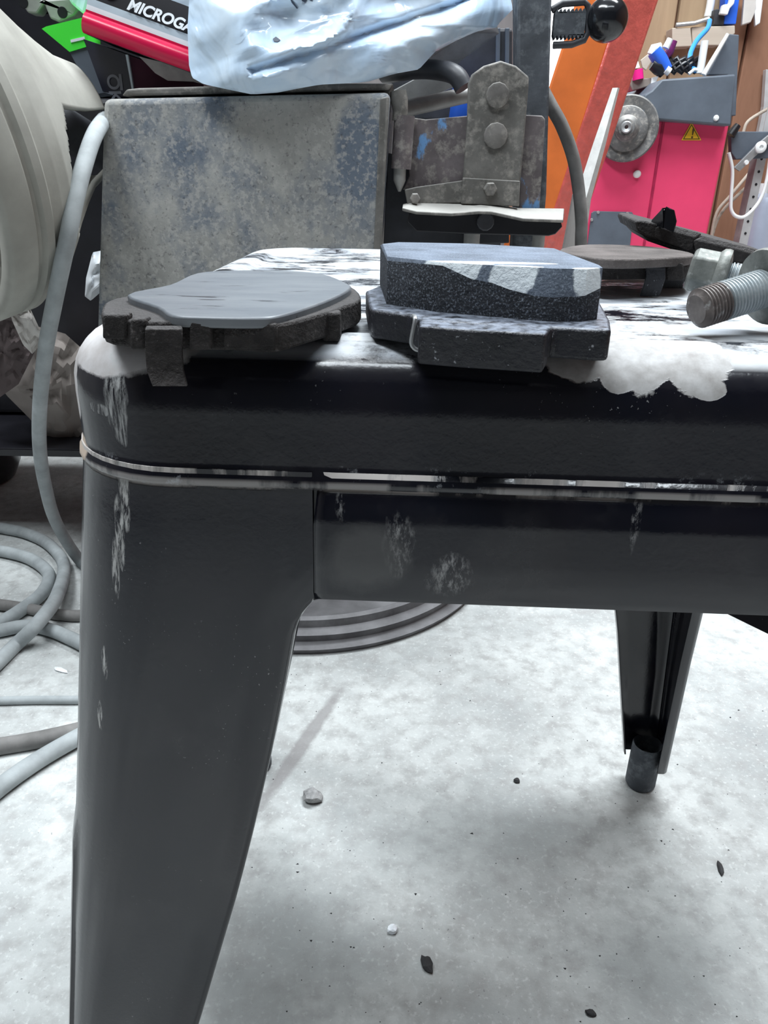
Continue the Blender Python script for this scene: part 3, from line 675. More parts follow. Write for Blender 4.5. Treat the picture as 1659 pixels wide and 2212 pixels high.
plate('rear_plate', [(1125, 252), (1135, 248), (1172, 250), (1178, 258), (1166, 450), (1122, 450)], YH + 0.012, 0.006, OLDB)
plate('dark_backing', [(838, 330), (880, 340), (1100, 380), (1100, 525), (828, 535)], YH + 0.035, 0.01, DARK)
arm = [(1012, 180), (1020, 160), (1045, 142), (1082, 131), (1115, 142), (1143, 166), (1142, 190), (1124, 400), (1000, 400), (1010, 260)]
plate('clamp_plate', arm, YH - 0.002, 0.010, OLD, 0.0018)
ax = Vector((0.05, -1, -0.05))
for (x, y, r) in ((1074, 206, 23), (1070, 293, 24)):
    c = P(x, y, YH - 0.002); rr = r * 0.80 / FPX
    o = obj('clamp_bolt', M().hexa(c - ax * 0.001, ax, rr * 1.02, 0.006, 12, 0.2), BOLTM, machine, bev=0.0006, smooth=30)
plate('pedal_bracket', [(1000, 388), (1000, 384), (1124, 391), (1122, 446), (996, 440)], YH - 0.006, 0.008, OLD)
plate('pedal_arm', [(874, 410), (900, 404), (1000, 390), (1002, 438), (880, 442)], YH - 0.003, 0.005, OLD)
for (x, y, r) in ((1058, 408, 14), (896, 428, 11)):
    c = P(x, y, YH - 0.006); rr = r * 0.80 / FPX
    obj('pedal_nut', M().hexa(c, ax, rr, 0.007, 6, 0.3), BOLTM, machine, bev=0.0005)
# bent, dusty foot pedal plate (top shows, front hangs down)
pr = [(870, 447), (900, 440), (980, 442), (1040, 444), (1060, 446), (1120, 455), (1219, 456)]
pf = [(868, 449), (905, 456), (980, 460), (1030, 456), (1060, 456), (1110, 466), (1150, 474), (1215, 475)]
pf = [(869, 449), (900, 457), (975, 461), (1035, 456), (1062, 457), (1130, 472), (1217, 475)]
bkz = []
lo = []
for (x0, y0), (x1, y1) in zip(pr, pf):
    a = P(x1, y1, YH - 0.030); z0 = a.z
    b = P(x0, y0 - 6, YH + 0.004)
    lo.append([a, b, b - Vector((0, 0, 0.003)), a - Vector((0, 0, 0.003))])
obj('pedal_plate', M().loft(lo), OLD, machine, bev=0.0008, smooth=40, label='dusty bent foot plate')
sk = [(884, 460), (975, 464), (1035, 460), (1062, 460), (1130, 475), (1212, 478), (1215, 490), (1200, 506), (1185, 510), (1000, 505), (900, 500), (880, 480)]
plate('pedal_skirt', sk, YH - 0.016, 0.006, BLACK)
c = P(1048, 478, YH - 0.016)
obj('skirt_bolt', M().hexa(c, ax, 0.0095, 0.004, 12), DARK, machine, bev=0.0006)
for x in (1020, 1165): 
    a = P(x, 500, YH + 0.02); obj('support_rod', M().tube([a, Vector((a.x, a.y, 0.0))], 0.007 if x > 1100 else 0.009, 12), GREYST, machine, smooth=50)
# upright post with rack and ball lever
YP = 0.90
pst = [P(1112, -120, YP), P(1190, -120, YP), P(1187, 250, YP), P(1178, 420, YP), P(1120, 420, YP), P(1114, 130, YP)]
post = thing('steel_post', 'dark worn steel upright post with toothed bar, right of the rusty housing', 'post', Vector((P(1150, 420, YP).x, YP, 0)))
zb = P(1150, 420, YP).z
cs = [(1113, 1186), (1120, 1176)]
m = M()
xa0, xb0 = P(1112, -120, YP).x, P(1191, -120, YP).x; xa1, xb1 = P(1118, 420, YP).x, P(1181, 420, YP).x
zt_ = P(1150, -200, YP).z
k = zb / (zt_ - zb)
xa2, xb2 = xa1 + (xa1 - xa0) * 0.2, xb1 + (xb1 - xb0) * 0.2
m.loft([[(xa2, YP, 0), (xb2, YP, 0), (xb2, YP + 0.035, 0), (xa2, YP + 0.035, 0)], [(xa1, YP, zb), (xb1, YP, zb), (xb1, YP + 0.035, zb), (xa1, YP + 0.035, zb)], [(xa0, YP, zt_), (xb0, YP, zt_), (xb0, YP + 0.035, zt_), (xa0, YP + 0.035, zt_)]])
obj('post_tube', m, OLD2, post, bev=0.003, smooth=40)
a = P(1195, 54, YP + 0.01); b = P(1262, 52, YP + 0.01)
m = M().box((a + b) / 2, ((b - a).length, 0.010, 0.020))
for i in range(8):
    p = a.lerp(b, (i + 0.5) / 8)
    for s in (-1, 1): m.prism([p + Vector((-0.002, -0.005, s * 0.0095)), p + Vector((0.002, -0.005, s * 0.0095)), p + Vector((0, -0.005, s * 0.0135))], (0, 0.010, 0))
obj('toothed_bar', m, OLD2, post)
lp = [P(x, y, YP + 0.008) for x, y in ((1192, 22), (1215, 8), (1262, 4), (1270, 12), (1270, 70), (1262, 86), (1235, 96), (1195, 98))]
obj('loop_rod', M().tube(lp, 0.0034, 10), DARK, post, smooth=50)
c = P(1311, 42, YP + 0.008)
obj('ball_knob', M().lathe([(-0.021 * math.cos(a), 0.021 * math.sin(a)) for a in [PI * i / 20 for i in range(21)]], c, (1, 0, 0.1), 32), BLACKG, post, smooth=80, label='round black lever knob')
obj('knob_collar', M().tube([P(1268, 45, YP + 0.008), P(1284, 44, YP + 0.008)], [0.004, 0.008], 12), BLACK, post, smooth=50)
# dark brackets, pipe and bars between the housing and the post
t = thing('bent_pipe', 'short dark bent steel pipe poking out under the white bag', 'pipe', P(950, 160, 0.90))
obj('pipe', M().tube(spline([P(830, 160, 0.97), P(900, 150, 0.93), P(950, 152, 0.90), P(985, 163, 0.88), P(1002, 190, 0.875)], 5), 0.0095, 14), DARK, t, smooth=50)
t = thing('grey_bar', 'long round grey bar sloping behind the bent dark pipe', 'bar', P(950, 220, 0.95))
obj('bar', M().tube([P(866, 237, 0.935), P(880, 234, 0.94), P(1120, 180, 1.02)], 0.0085, 14), GREYST, t, smooth=50)
t = thing('folded_sheet', 'dark grey folded sheet strip between the bag and the grey bar', 'sheet', P(900, 190, 1.0))
obj('sheet', M().prism([P(840, 200, 1.02), P(900, 168, 1.02), P(1010, 175, 1.02), P(950, 200, 1.02), P(860, 238, 1.02)], (0, 0.01, 0)), GREYST, t, bev=0.001)
t = thing('blue_can', 'small blue container low behind the clamp plate', 'container', P(1000, 260, 1.06))
obj('body', M().lathe([(0, 0.02), (0.003, 0.022), (0.05, 0.022), (0.055, 0.018)], P(1003, 280, 1.08), (0.1, 0, 1), 20), BLUE, t, smooth=40)
t = thing('dark_casing', 'dark blue black casing behind the bag and post', 'casing', (0.05, 1.15, 0))
obj('casing', M().prism([P(830, 262, 1.12), P(1108, 262, 1.12), P(1108, 60, 1.12), P(830, 60, 1.12)], (0, 0.06, 0)), DARK, t, bev=0.004)
for x in (1072, 1092):
    obj('rib', M().prism([P(x, 60, 1.115), P(x + 9, 60, 1.115), P(x + 7, 250, 1.115), P(x - 2, 250, 1.115)], (0, 0.01, 0)), GREYM, t, bev=0.001)
obj('stand', M().box((0.08, 1.15, 0.28), (0.16, 0.05, 0.56)), DARK, t)

# ------------------------------------------------------------------ round tray on the floor
tray = thing('round_steel_rim', 'dusty dark round rimmed steel tray lying on the floor under the stool', 'tray', (-0.10, 0.965, 0))
obj('rim', M().lathe([(0, 0.242), (0.008, 0.246), (0.010, 0.236), (0.012, 0.234), (0.022, 0.237), (0.024, 0.228), (0.026, 0.226), (0.036, 0.226), (0.038, 0.220), (0.034, 0.214), (0.020, 0.210), (0.012, 0.19), (0.012, 0.02)], (-0.10, 0.965, 0.0), (0, 0, 1), 96), TRAYM, tray, smooth=35)

# ------------------------------------------------------------------ hoses
def hose(name, label, pts, r, mat, cat='hose', k=8, group=None):
    t = thing(name, label, cat, Vector((pts[0][0], pts[0][1], 0)), group)
    obj('tube', M().tube(spline(pts, k), r, 14), mat, t, smooth=60); return t
def fl(x, y, r): return F(x, y, r)
def PY(pts): return [P(x, y, Y) for x, y, Y in pts]
hose('grey_hose', 'thick pale grey hose hanging down left of the rusty housing', PY([(226, 258, 0.86), (205, 290, 0.80), (185, 345, 0.76), (163, 430, 0.735), (143, 530, 0.725), (120, 640, 0.735), (98, 760, 0.76), (86, 880, 0.79), (86, 970, 0.82), (98, 1050, 0.86), (122, 1130, 0.885)]) + [fl(172, 1210, 0.008), fl(225, 1255, 0.008)], 0.0078, RUBBER)
rr = 0.0085
hose('grey_hose', 'grey hose looping on the floor, outermost bend left of the stool leg', [fl(-60, 1130, rr), fl(0, 1140, rr), fl(60, 1153, rr), fl(108, 1178, rr), fl(138, 1222, rr + 0.004), fl(122, 1290, rr + 0.017), fl(78, 1350, rr + 0.020), fl(35, 1392, rr), fl(-20, 1445, rr), fl(-90, 1500, rr)], rr, RUBBER)
hose('grey_hose', 'grey hose looping on the floor inside the outermost bend', [fl(-60, 1185, rr), fl(0, 1190, rr), fl(65, 1207, rr), fl(105, 1240, rr), fl(92, 1280, rr), fl(45, 1318, rr), fl(0, 1346, rr), fl(-60, 1380, rr)], rr, RUBBER)
hose('grey_hose', 'grey hose lying crosswise under the looped hoses', [fl(-60, 1372, rr), fl(0, 1362, rr), fl(50, 1353, rr), fl(100, 1358, rr), fl(160, 1382, rr), fl(230, 1420, rr)], rr * 0.95, RUBBER)
hose('grey_hose', 'thin dusty grey hose farthest crosswise behind the loops', [fl(-60, 1300, rr), fl(0, 1306, rr), fl(60, 1315, rr * 0.8), fl(130, 1328, rr * 0.8), fl(180, 1330, rr * 0.8), fl(240, 1325, rr * 0.8)], rr * 0.85, HOSED)
hose('floor_cable', 'dusty cable lying straight across the floor in front of the hose loops', [fl(-80, 1516, 0.004), fl(0, 1514, 0.004), fl(80, 1512, 0.004), fl(160, 1512, 0.004), fl(260, 1510, 0.004)], 0.0045, RUBBER, 'cable')
hose('flat_strap', 'flattened dusty grey strap on the floor beside the stool leg', [fl(-80, 1625, 0.007), fl(0, 1612, 0.007), fl(60, 1602, 0.007), (fl(110, 1592, 0.007)), fl(170, 1578, 0.007), fl(240, 1560, 0.007)], 0.0085, HOSED, 'strap')
hose('grey_hose', 'nearest grey hose slanting over the floor to the stool leg', [fl(-90, 1775, rr), fl(0, 1700, rr), fl(70, 1650, rr), fl(140, 1608, rr), fl(230, 1560, rr)], rr, RUBBER)
hose('grey_hose', 'grey hose arching down in front of the orange stand', PY([(1170, 190, 0.99), (1192, 232, 0.985), (1215, 275, 0.98), (1238, 340, 0.98), (1250, 410, 0.98), (1256, 480, 0.98), (1256, 560, 0.98)]) + [Vector((0.275, 1.0, 0.25)), Vector((0.28, 1.0, 0.01))], 0.0075, HOSED)

# ------------------------------------------------------------------ orange stand
YO = 1.35
st = thing('orange_stand', 'orange and red painted steel stand behind the dark post', 'stand', Vector((P(1220, 500, YO).x, YO, 0)))
def down(p): return Vector((p.x, p.y, 0))
a = [P(1212, 110, YO), P(1225, 40, YO), P(1245, -120, YO), P(1380, -120, YO), P(1345, 0, YO), P(1260, 270, YO), P(1180, 540, YO)]
a2 = [P(1085, 540, YO), P(1150, 300, YO), P(1190, 165, YO)]
lowx0, lowx1 = P(1060, 620, YO), P(1160, 620, YO)
obj('orange_panel', M().prism([Vector((lowx0.x, YO, 0)), Vector((lowx1.x, YO, 0))] + [P(1180, 540, YO), P(1260, 270, YO), P(1345, 0, YO), P(1380, -120, YO), P(1270, -120, YO), P(1236, 30, YO), P(1214, 100, YO), P(1192, 168, YO)] + a2[:2][::-1], (0.012, 0.05, 0)), ORANGE, st, bev=0.004, smooth=40)
obj('red_beam', M().loft([[P(1345 + 0, -10, YO - 0.004), P(1425, -10, YO + 0.03), P(1425, -10, YO + 0.10), P(1345, -10, YO + 0.06)], [P(1255, 270, YO - 0.004), P(1332, 270, YO + 0.03), P(1332, 270, YO + 0.10), P(1255, 270, YO + 0.06)], [P(1165, 545, YO - 0.004), P(1238, 545, YO + 0.03), P(1238, 545, YO + 0.1), P(1165, 545, YO + 0.06)], [Vector((P(1110, 720, YO).x, YO - 0.004, 0)), Vector((P(1180, 720, YO).x, YO + 0.03, 0)), Vector((P(1180, 720, YO).x, YO + 0.1, 0)), Vector((P(1110, 720, YO).x, YO + 0.06, 0))]]), REDOR, st, bev=0.006, seg=3, smooth=40)
YQ = 1.22
gr = thing('flat_grey_bar', 'flat grey steel bar leaning against the red beam', 'bar', Vector((P(1250, 440, YQ).x, YQ, 0)))
b0, b1 = P(1330, 190, YQ + 0.08), P(1258, 430, YQ)
bz = Vector((P(1225, 560, YQ).x, YQ - 0.03, 0))
obj('bar', M().loft([[p + Vector((-0.011 * s, 0, 0)), p + Vector((0.004 * s, -0.005, 0)), p + Vector((0.013 * s, 0, 0)), p + Vector((0, 0.008, 0))] for p, s in ((b0, 0.45), (b0.lerp(b1, 0.5), 0.8), (b1, 1.0), (bz, 1.1))]), GREYST, gr, smooth=20)
gp = thing('split_post', 'weathered grey board standing beside the grey arching hose', 'board', Vector((P(1235, 530, YQ).x, YQ, 0)))
q0 = [(1240, 420), (1263, 400), (1262, 545), (1216, 545)]
pp = [P(x, y, YQ - 0.05) for x, y in q0]
obj('board', M().prism([Vector((pp[3].x - 0.03, YQ - 0.05, 0)), Vector((pp[2].x - 0.01, YQ - 0.05, 0)), pp[2], pp[1], pp[0], pp[3]], (0, 0.012, 0)), mat_wood('weathered_board', (0.30, 0.28, 0.27), (0.50, 0.48, 0.46), 14), gp, bev=0.001)

# ------------------------------------------------------------------ red machine with tray
YM = 1.95
rm = thing('red_balancer', 'pink red metal workshop cabinet machine with dark grey tray top', 'machine', Vector((P(1420, 400, YM).x, YM + 0.2, 0)))
xl, xr = P(1250, 265, YM).x, P(1577, 268, YM).x
zc = P(1480, 258, YM).z
xl2, xr2 = xl - 0.01, P(1531, 510, YM).x
zz = P(1531, 510, YM).z
sx = (xr - xr2) / (zc - zz)
obj('cabinet', M().loft([[(xl - 0.02, YM, 0), (xr - 0.012, YM, 0), (xr - 0.012, YM + 0.40, 0), (xl - 0.02, YM + 0.40, 0)], [(xl, YM, zc), (xr, YM, zc), (xr, YM + 0.40, zc), (xl, YM + 0.40, zc)]]), REDM, rm, bev=0.008, seg=3, smooth=40)
obj('panel_joint', M().prism([P(1431, 262, YM - 0.002), P(1437, 262, YM - 0.002), P(1394, 530, YM - 0.002), P(1389, 530, YM - 0.002)], (0, 0.004, 0)), plain('dark_red_joint', (0.35, 0.012, 0.06), 0.4), rm)
gp_ = [(1370, 262), (1579, 273), (1583, 268), (1592, 120), (1600, 75), (1572, 72), (1535, 160), (1430, 172), (1400, 200), (1378, 225)]
gp_ = [(1385, 256), (1580, 272), (1590, 160), (1430, 171), (1408, 195), (1392, 205)]
obj('grey_shroud', M().prism([P(x, y, YM - 0.035) for x, y in gp_], (0, 0.30, 0)), GREYM, rm, bev=0.004, smooth=40)
obj('shroud_fin', M().prism([P(x, y, YM + 0.05) for x, y in ((1528, 162), (1575, 73), (1597, 75), (1590, 250), (1570, 250), (1571, 162))], (0, 0.02, 0)), GREYM, rm, bev=0.002)
c = P(1547, 255, YM - 0.035); obj('shroud_screw', M().lathe([(0, 0.0065), (0.004, 0.005), (0.005, 0.001)], c, (0, -1, 0), 12), WHITE, rm, smooth=40)
c = P(1354, 279, YM - 0.01); axd = Vector((-0.30, -1, 0.0))
obj('spindle_flange', M().lathe([(0.0, 0.068), (0.016, 0.070), (0.020, 0.067), (0.016, 0.048), (0.026, 0.046), (0.030, 0.040), (0.034, 0.028), (0.060, 0.020), (0.064, 0.017)], c, axd, 48), mat_oldmetal('dull_flange', (0.14, 0.14, 0.14)), rm, smooth=40)
obj('spindle', M().lathe([(0.05, 0.012), (0.088, 0.012), (0.090, 0.010), (0.088, 0.004), (0.07, 0.004)], c, axd, 24), STEEL, rm, smooth=40)
c = P(1375, 376, YM); obj('white_button', M().lathe([(0, 0.0085), (0.008, 0.0085), (0.011, 0.005), (0.012, 0.001)], c, (0, -1, 0), 16), WHITE, rm, smooth=50)
obj('access_plate', M().prism([P(x, y, YM - 0.004) for x, y in ((1284, 456), (1365, 458), (1369, 464), (1360, 540), (1268, 540), (1278, 460))], (0, 0.006, 0)), GREYM, rm, bev=0.001)
for x, y in ((1292, 459), (1355, 461), (1278, 475), (1364, 479)): obj('plate_screw', M().lathe([(0, 0.004), (0.003, 0.003)], P(x, y, YM - 0.004), (0, -1, 0), 10), STEEL, rm)
tri = [P(1494, 264, YM - 0.0015), P(1515, 303, YM - 0.0015), P(1472, 303, YM - 0.0015)]
stk = obj('warning_sticker', M().prism(tri, (0, 0.001, 0)), YELLOW, rm, bev=0.0, label='yellow warning triangle')
ctr = (tri[0] + tri[1] + tri[2]) / 3
md = plain('sticker_black', (0.10, 0.055, 0.012), 0.5)
m = M(); o3 = [ctr + (p - ctr) * 0.86 + Vector((0, -0.0004, 0)) for p in tri]; i3 = [ctr + (p - ctr) * 0.72 + Vector((0, -0.0004, 0)) for p in tri]
m.add(o3 + i3, [(0, 1, 4, 3), (1, 2, 5, 4), (2, 0, 3, 5)]); obj('sticker_border', m, md, stk)
textmesh('exclamation_mark', '!', md, stk, P(1491, 298, YM - 0.0015) , (1, 0, 0), (0, 0, 1), 0.030, 0, 0.02)
# things on the tray
def bpt(x, y, dy=0.05): return P(x, y, YM + dy)
ztray = P(1430, 171, YM).z
t = thing('parts_box', 'small open weights box at the tray\'s left end', 'box', bpt(1385, 190)); obj('body', M().prism([bpt(x, y) for x, y in ((1356, 172), (1410, 168), (1404, 186), (1366, 196))], (0, 0.08, 0)), mat_wood('tray_grey_brown', (0.20, 0.17, 0.15), (0.36, 0.32, 0.29)), t, bev=0.002)
obj('front_lip', M().prism([bpt(x, y, 0.047) for x, y in ((1408, 168), (1424, 163), (1414, 185), (1405, 190))], (0, 0.02, 0)), WHITE, t, bev=0.001)
t = thing('air_gun', 'bright blue air tool lying on the grey tray', 'tool', bpt(1430, 140)); obj('body', M().tube([bpt(1413, 110), bpt(1426, 130), bpt(1440, 152)], [0.016, 0.017, 0.014], 14), BLUE, t, smooth=50)
obj('collar', M().tube([bpt(1406, 118), bpt(1412, 106), bpt(1428, 100)], [0.009, 0.011, 0.008], 12), WHITE, t, smooth=50)
obj('trigger', M().tube([bpt(1408, 138), bpt(1422, 146), bpt(1434, 158)], [0.012, 0.016, 0.012], 12), BLACK, t, smooth=50); obj('tip', M().tube([bpt(1438, 150, 0.04), bpt(1446, 156, 0.04)], 0.009, 12), WHITE, t, smooth=50)
t = thing('pink_bottle', 'magenta bottle with white cap at the tray\'s left edge', 'bottle', bpt(1377, 155)); obj('body', M().tube([bpt(1378, 172), bpt(1377, 150)], [0.013, 0.012], 14), PINK, t, smooth=50); obj('cap', M().tube([bpt(1374, 148), bpt(1373, 134)], [0.009, 0.006], 12), WHITE, t, smooth=50)
t = thing('pump_nozzle', 'white and purple nozzle above the blue air tool', 'nozzle', bpt(1447, 95)); obj('body', M().tube([bpt(1438, 104), bpt(1448, 84)], [0.008, 0.007], 12), WHITE, t, smooth=50); obj('shaft', M().tube([bpt(1436, 122, 0.07), bpt(1446, 112, 0.07), bpt(1454, 88, 0.07)], 0.010, 12), plain('purple_plastic', (0.18, 0.02, 0.14), 0.4), t, smooth=50)
t = thing('paper_tag', 'small tan clip leaning behind the blue air tool', 'clip', bpt(1396, 128, 0.09)); obj('clip', M().prism([bpt(x, y, 0.09) for x, y in ((1384, 130), (1406, 112), (1412, 124), (1396, 152), (1388, 146))], (0, 0.006, 0)), WOODP, t, bev=0.001)
t = thing('black_cable_coil', 'coil of black cable on the grey tray', 'cable', bpt(1465, 155, 0.1)); c = bpt(1464, 160, 0.1)
obj('coil', M().tube([c + Vector((0.045 * math.cos(a), 0.03 * math.sin(a), 0.006 + 0.012 * (i % 3))) for i, a in enumerate([2 * PI * j / 16 for j in range(48)])], 0.006, 8), BLACK, t, smooth=50)
t = thing('white_tube', 'white plastic tube standing on the grey tray', 'tube', bpt(1513, 160)); obj('tube', M().tube([bpt(1512, 158), bpt(1523, 88)], 0.0085, 14), WHITE, t, smooth=50)
obj('base_clip', M().tube([bpt(1488, 160), bpt(1500, 150), bpt(1513, 152), bpt(1516, 160)], 0.004, 8), WHITE, t, smooth=50)
t = thing('measuring_arm', 'thin white arm leaning on the grey fin', 'arm', bpt(1525, 160, 0.03)); obj('arm', M().tube([bpt(1520, 162, 0.03), bpt(1572, 74, 0.04)], [0.006, 0.0042], 10), WHITE, t, smooth=50)
hose('blue_air_hose', 'curved bright blue air hose hanging above the tray', PY([(1533, 45, 2.2), (1528, 62, 2.15), (1505, 88, 2.1), (1491, 118, 2.06), (1494, 145, 2.03), (1504, 152, 2.01)]), 0.0058, SKYB)
hose('white_pipe', 'white pipe running down the wood wall above the ledge', PY([(1545, -90, WB - 0.02), (1536, 0, WB - 0.02), (1529, 36, WB - 0.02)]), 0.011, WHITE, 'pipe')
# wall ledge and what is on it
led = thing('wall_ledge', 'pale wooden batten ledge on the brown wall above the tray', 'ledge', P(1520, 80, WB)); 
obj('batten', M().prism([P(x, y, WB - 0.055) for x, y in ((1452, 60), (1492, 60), (1496, 100), (1452, 102))], (0, 0.052, 0)), WOODP, led, bev=0.002)
obj('batten', M().prism([P(x, y, WB - 0.05) for x, y in ((1494, 58), (1588, 55), (1588, 72), (1555, 98), (1496, 98))], (0, 0.05, 0)), WOODP, led, bev=0.002)
t = thing('dark_bottle_pack', 'dark pack standing on the ledge beside a blue box', 'pack', P(1556, 40, WB - 0.03)); obj('pack', M().prism([P(x, y, WB - 0.05) for x, y in ((1544, 20), (1566, 18), (1564, 54), (1541, 54))], (0, 0.035, 0)), DARK, t, bev=0.002)
t = thing('blue_box', 'blue box on the wall ledge', 'box', P(1578, 40, WB - 0.03)); obj('box', M().prism([P(x, y, WB - 0.05) for x, y in ((1568, -20), (1600, -20), (1590, 52), (1564, 52))], (0, 0.04, 0)), BLUE, t, bev=0.002)
t = thing('white_holder', 'small white plastic holder hanging over the blue box', 'holder', P(1565, 20, WB - 0.07)); obj('holder', M().prism([P(x, y, WB - 0.07) for x, y in ((1562, 10), (1575, 8), (1580, -10), (1590, -10), (1586, 8), (1577, 18), (1572, 32), (1556, 30))], (0, 0.015, 0)), WHITE, t, bev=0.002)
t = thing('torn_plastic_bag', 'crumpled clear white plastic sheet hanging on the dark plank', 'bag', P(1630, 30, WB - 0.03))
for q in ([(1610, -30), (1636, -30), (1634, 20), (1622, 48), (1603, 54)], [(1634, -30), (1652, -30), (1642, 50), (1632, 56), (1630, 25)]): obj('sheet', M().prism([P(x, y, WB - 0.05) for x, y in q], (0.004, 0.02, 0)), PAPERW if q[0][0] == 1610 else CARDW, t, bev=0.002)
t = thing('loose_rail', 'thin pale metal rail with clips lying along the ledge', 'rail', P(1480, 52, WB - 0.04)); obj('rail', M().tube([P(1460, 54, WB - 0.055), P(1500, 50, WB - 0.055), P(1532, 40, WB - 0.055)], 0.0055, 8), STEEL, t)
# perforated strip, bracket, cable, cylinder at the right edge
YS = 2.1
t = thing('perforated_upright', 'pale perforated steel strip leaning at the right edge', 'upright', Vector((P(1610, 540, YS).x, YS, 0)))
a, b = P(1647, 335, YS), P(1598, 560, YS); e = a + (b - a) * (a.z / (a.z - b.z))
wv = Vector((0.0115, 0, 0)); m = M(); m.loft([[p - wv, p + wv, p + wv + Vector((0, 0.003, 0)), p - wv + Vector((0, 0.003, 0))] for p in (e, a + (a - b) * 0.9)])
obj('strip', m, GALV, t); obj('side_flange', M().loft([[p - wv - Vector((0.008, -0.02, 0)), p - wv, p - wv + Vector((0.001, 0.003, 0)), p - wv - Vector((0.007, -0.022, 0))] for p in (e, a)]), GREYST, t)
for i in range(9):
    p = a.lerp(b, (i + 0.3) / 8.5); obj('slot_hole', M().lathe([(0, 0.0035), (0.0012, 0.003)], p + Vector((0, -0.0002, 0)), (0, -1, 0), 8), BLACK, t)
t = thing('steel_arm_bracket', 'dark grey arm bracket with a white washer bolt at the right edge', 'bracket', P(1620, 310, YS - 0.02))
obj('arm', M().prism([P(x, y, YS - 0.03) for x, y in ((1578, 284), (1700, 284), (1700, 340), (1590, 345), (1580, 330))], (0, 0.02, 0)), GREYM, t, bev=0.002)
obj('link', M().prism([P(x, y, YS - 0.045) for x, y in ((1586, 362), (1598, 370), (1665, 306), (1690, 288), (1680, 276), (1640, 308))], (0, 0.008, 0)), STEEL, t, bev=0.001)
obj('washer', M().lathe([(0, 0.0135), (0.006, 0.0135), (0.008, 0.011), (0.008, 0.005), (0.004, 0.005)], P(1642, 318, YS - 0.045), (0, -1, 0), 24), WHITE, t, smooth=40)
obj('nut', M().lathe([(0, 0.006), (0.004, 0.005)], P(1612, 351, YS - 0.045), (0, -1, 0), 10), WHITE, t)
obj('pivot', M().tube([P(1578, 292, YS - 0.04), P(1594, 270, YS - 0.04)], [0.012, 0.008], 10), BLACK, t, smooth=50)
hose('white_cable', 'white cable hanging in a loop in front of the perforated strip', PY([(1574, 330, YS - 0.06), (1582, 370, YS - 0.06), (1579, 430, YS - 0.06), (1580, 455, YS - 0.06), (1592, 468, YS - 0.06), (1612, 466, YS - 0.06), (1640, 435, YS - 0.06), (1656, 390, YS - 0.06), (1665, 330, YS - 0.06)]), 0.0044, WHITE, 'cable')
t = thing('gas_cylinder', 'pale blue grey cylinder standing behind the perforated strip', 'cylinder', Vector((P(1650, 500, YS + 0.16).x, YS + 0.16, 0)))
p = P(1652, 430, YS + 0.16); obj('body', M().lathe([(0, 0.055), (p.z - 0.02, 0.055), (p.z + 0.005, 0.045), (p.z + 0.015, 0.02)], (p.x, p.y, 0), (0, 0, 1), 32), CYLM, t, smooth=40); obj('valve', M().lathe([(p.z + 0.014, 0.014), (p.z + 0.04, 0.014)], (p.x - 0.01, p.y, 0), (0, 0, 1), 12), WHITE, t)
t = thing('wall_rail', 'white slotted wall rail at the right edge above the arm bracket', 'rail', P(1655, 240, WB - 0.02)); obj('rail', M().prism([P(x, y, WB - 0.03) for x, y in ((1655, 150), (1690, 150), (1680, 290), (1638, 290), (1650, 230))], (0, 0.02, 0)), GALV, t, bev=0.001)
t = thing('tan_wire_bundle', 'loose bundle of tan wires between the cabinet and the strip', 'wire', P(1560, 450, 2.3))
for i, q in enumerate(([(1535, 520), (1548, 460), (1580, 420), (1630, 360)], [(1530, 540), (1552, 470), (1590, 425), (1640, 380)], [(1606, 285), (1616, 262), (1650, 240), (1680, 225)])): obj('wire', M().tube(spline([P(x, y, 2.28 + 0.02 * i) for x, y in q], 5), 0.0045, 8), WOODP, t, smooth=50)

# ------------------------------------------------------------------ white bag
random.seed(11)
ol = [(405, 60), (408, 140), (415, 168), (440, 182), (500, 195), (545, 204), (600, 200), (640, 192), (690, 183), (790, 178), (850, 160), (905, 150), (925, 128), (940, 112), (985, 88), (1030, 68), (1072, 60), (1080, 48), (1108, 20), (1100, -20), (1040, -110), (880, -170), (620, -170), (470, -110), (410, -20)]
YG = 0.815
cx, cy = 720, 40
bag = thing('plastic_bag', 'crumpled white blue polythene bag lying over the rusty housing', 'bag', P(700, 190, 0.90))
NB = 96; NRg = 22
def outl(u):
    n = len(ol); s = u * n; i = int(s) % n; f = s - int(s); a = ol[i]; b = ol[(i + 1) % n]; return (a[0] + (b[0] - a[0]) * f, a[1] + (b[1] - a[1]) * f)
from mathutils import noise as mn
def bagpt(u, k, side):
    ox, oy = outl(u); x = cx + (ox - cx) * k; y = cy + (oy - cy) * k
    base = 0.823 + 0.10 * max(0, (x - 700) / 400) + 0.00012 * max(0, 190 - y)
    th = 0.105 * (1 - k ** 3.0) * min(1, max(0.06, (196 - y) / 60)) if side else -0.012 * (1 - k ** 4)
    v = Vector((x * 0.0055 + y * 0.004, y * 0.008 - x * 0.0015, 3.3)); cr = 0.0
    for o_, am in ((1.0, 0.013), (2.1, 0.005), (4.2, 0.0015)):
        nv = mn.noise(v * o_ + Vector((0, 0, o_))); cr += am * (1 - 2.2 * abs(nv))
    fold = 0.012 * math.exp(-((y - (150 - 0.33 * (x - 560)) + (x - 560) * 0.0) / 10.0) ** 2) if 540 < x < 1000 else 0
    Y = base + th + (cr * (0.25 + 0.75 * min(1, (1 - k) * 5)) - fold) * (0.6 if side else -1)
    return P(x, y, Y)
m = M(); loops = []
for i in range(NRg + 1): loops.append([bagpt(j / NB, 0.02 + 0.98 * i / NRg, 0) for j in range(NB)])
for i in range(NRg - 1, -1, -2): loops.append([bagpt(j / NB, 0.02 + 0.98 * i / NRg, 1) for j in range(NB)])
m.loft(loops); BAGM = m; BAG = mat_bag(); obj('bag_film', m, BAG, bag, smooth=60)
tail = [(905, 150), (925, 128), (950, 105), (1010, 72), (1074, 56), (1078, 72), (1040, 100), (1000, 128), (985, 142), (940, 133)]
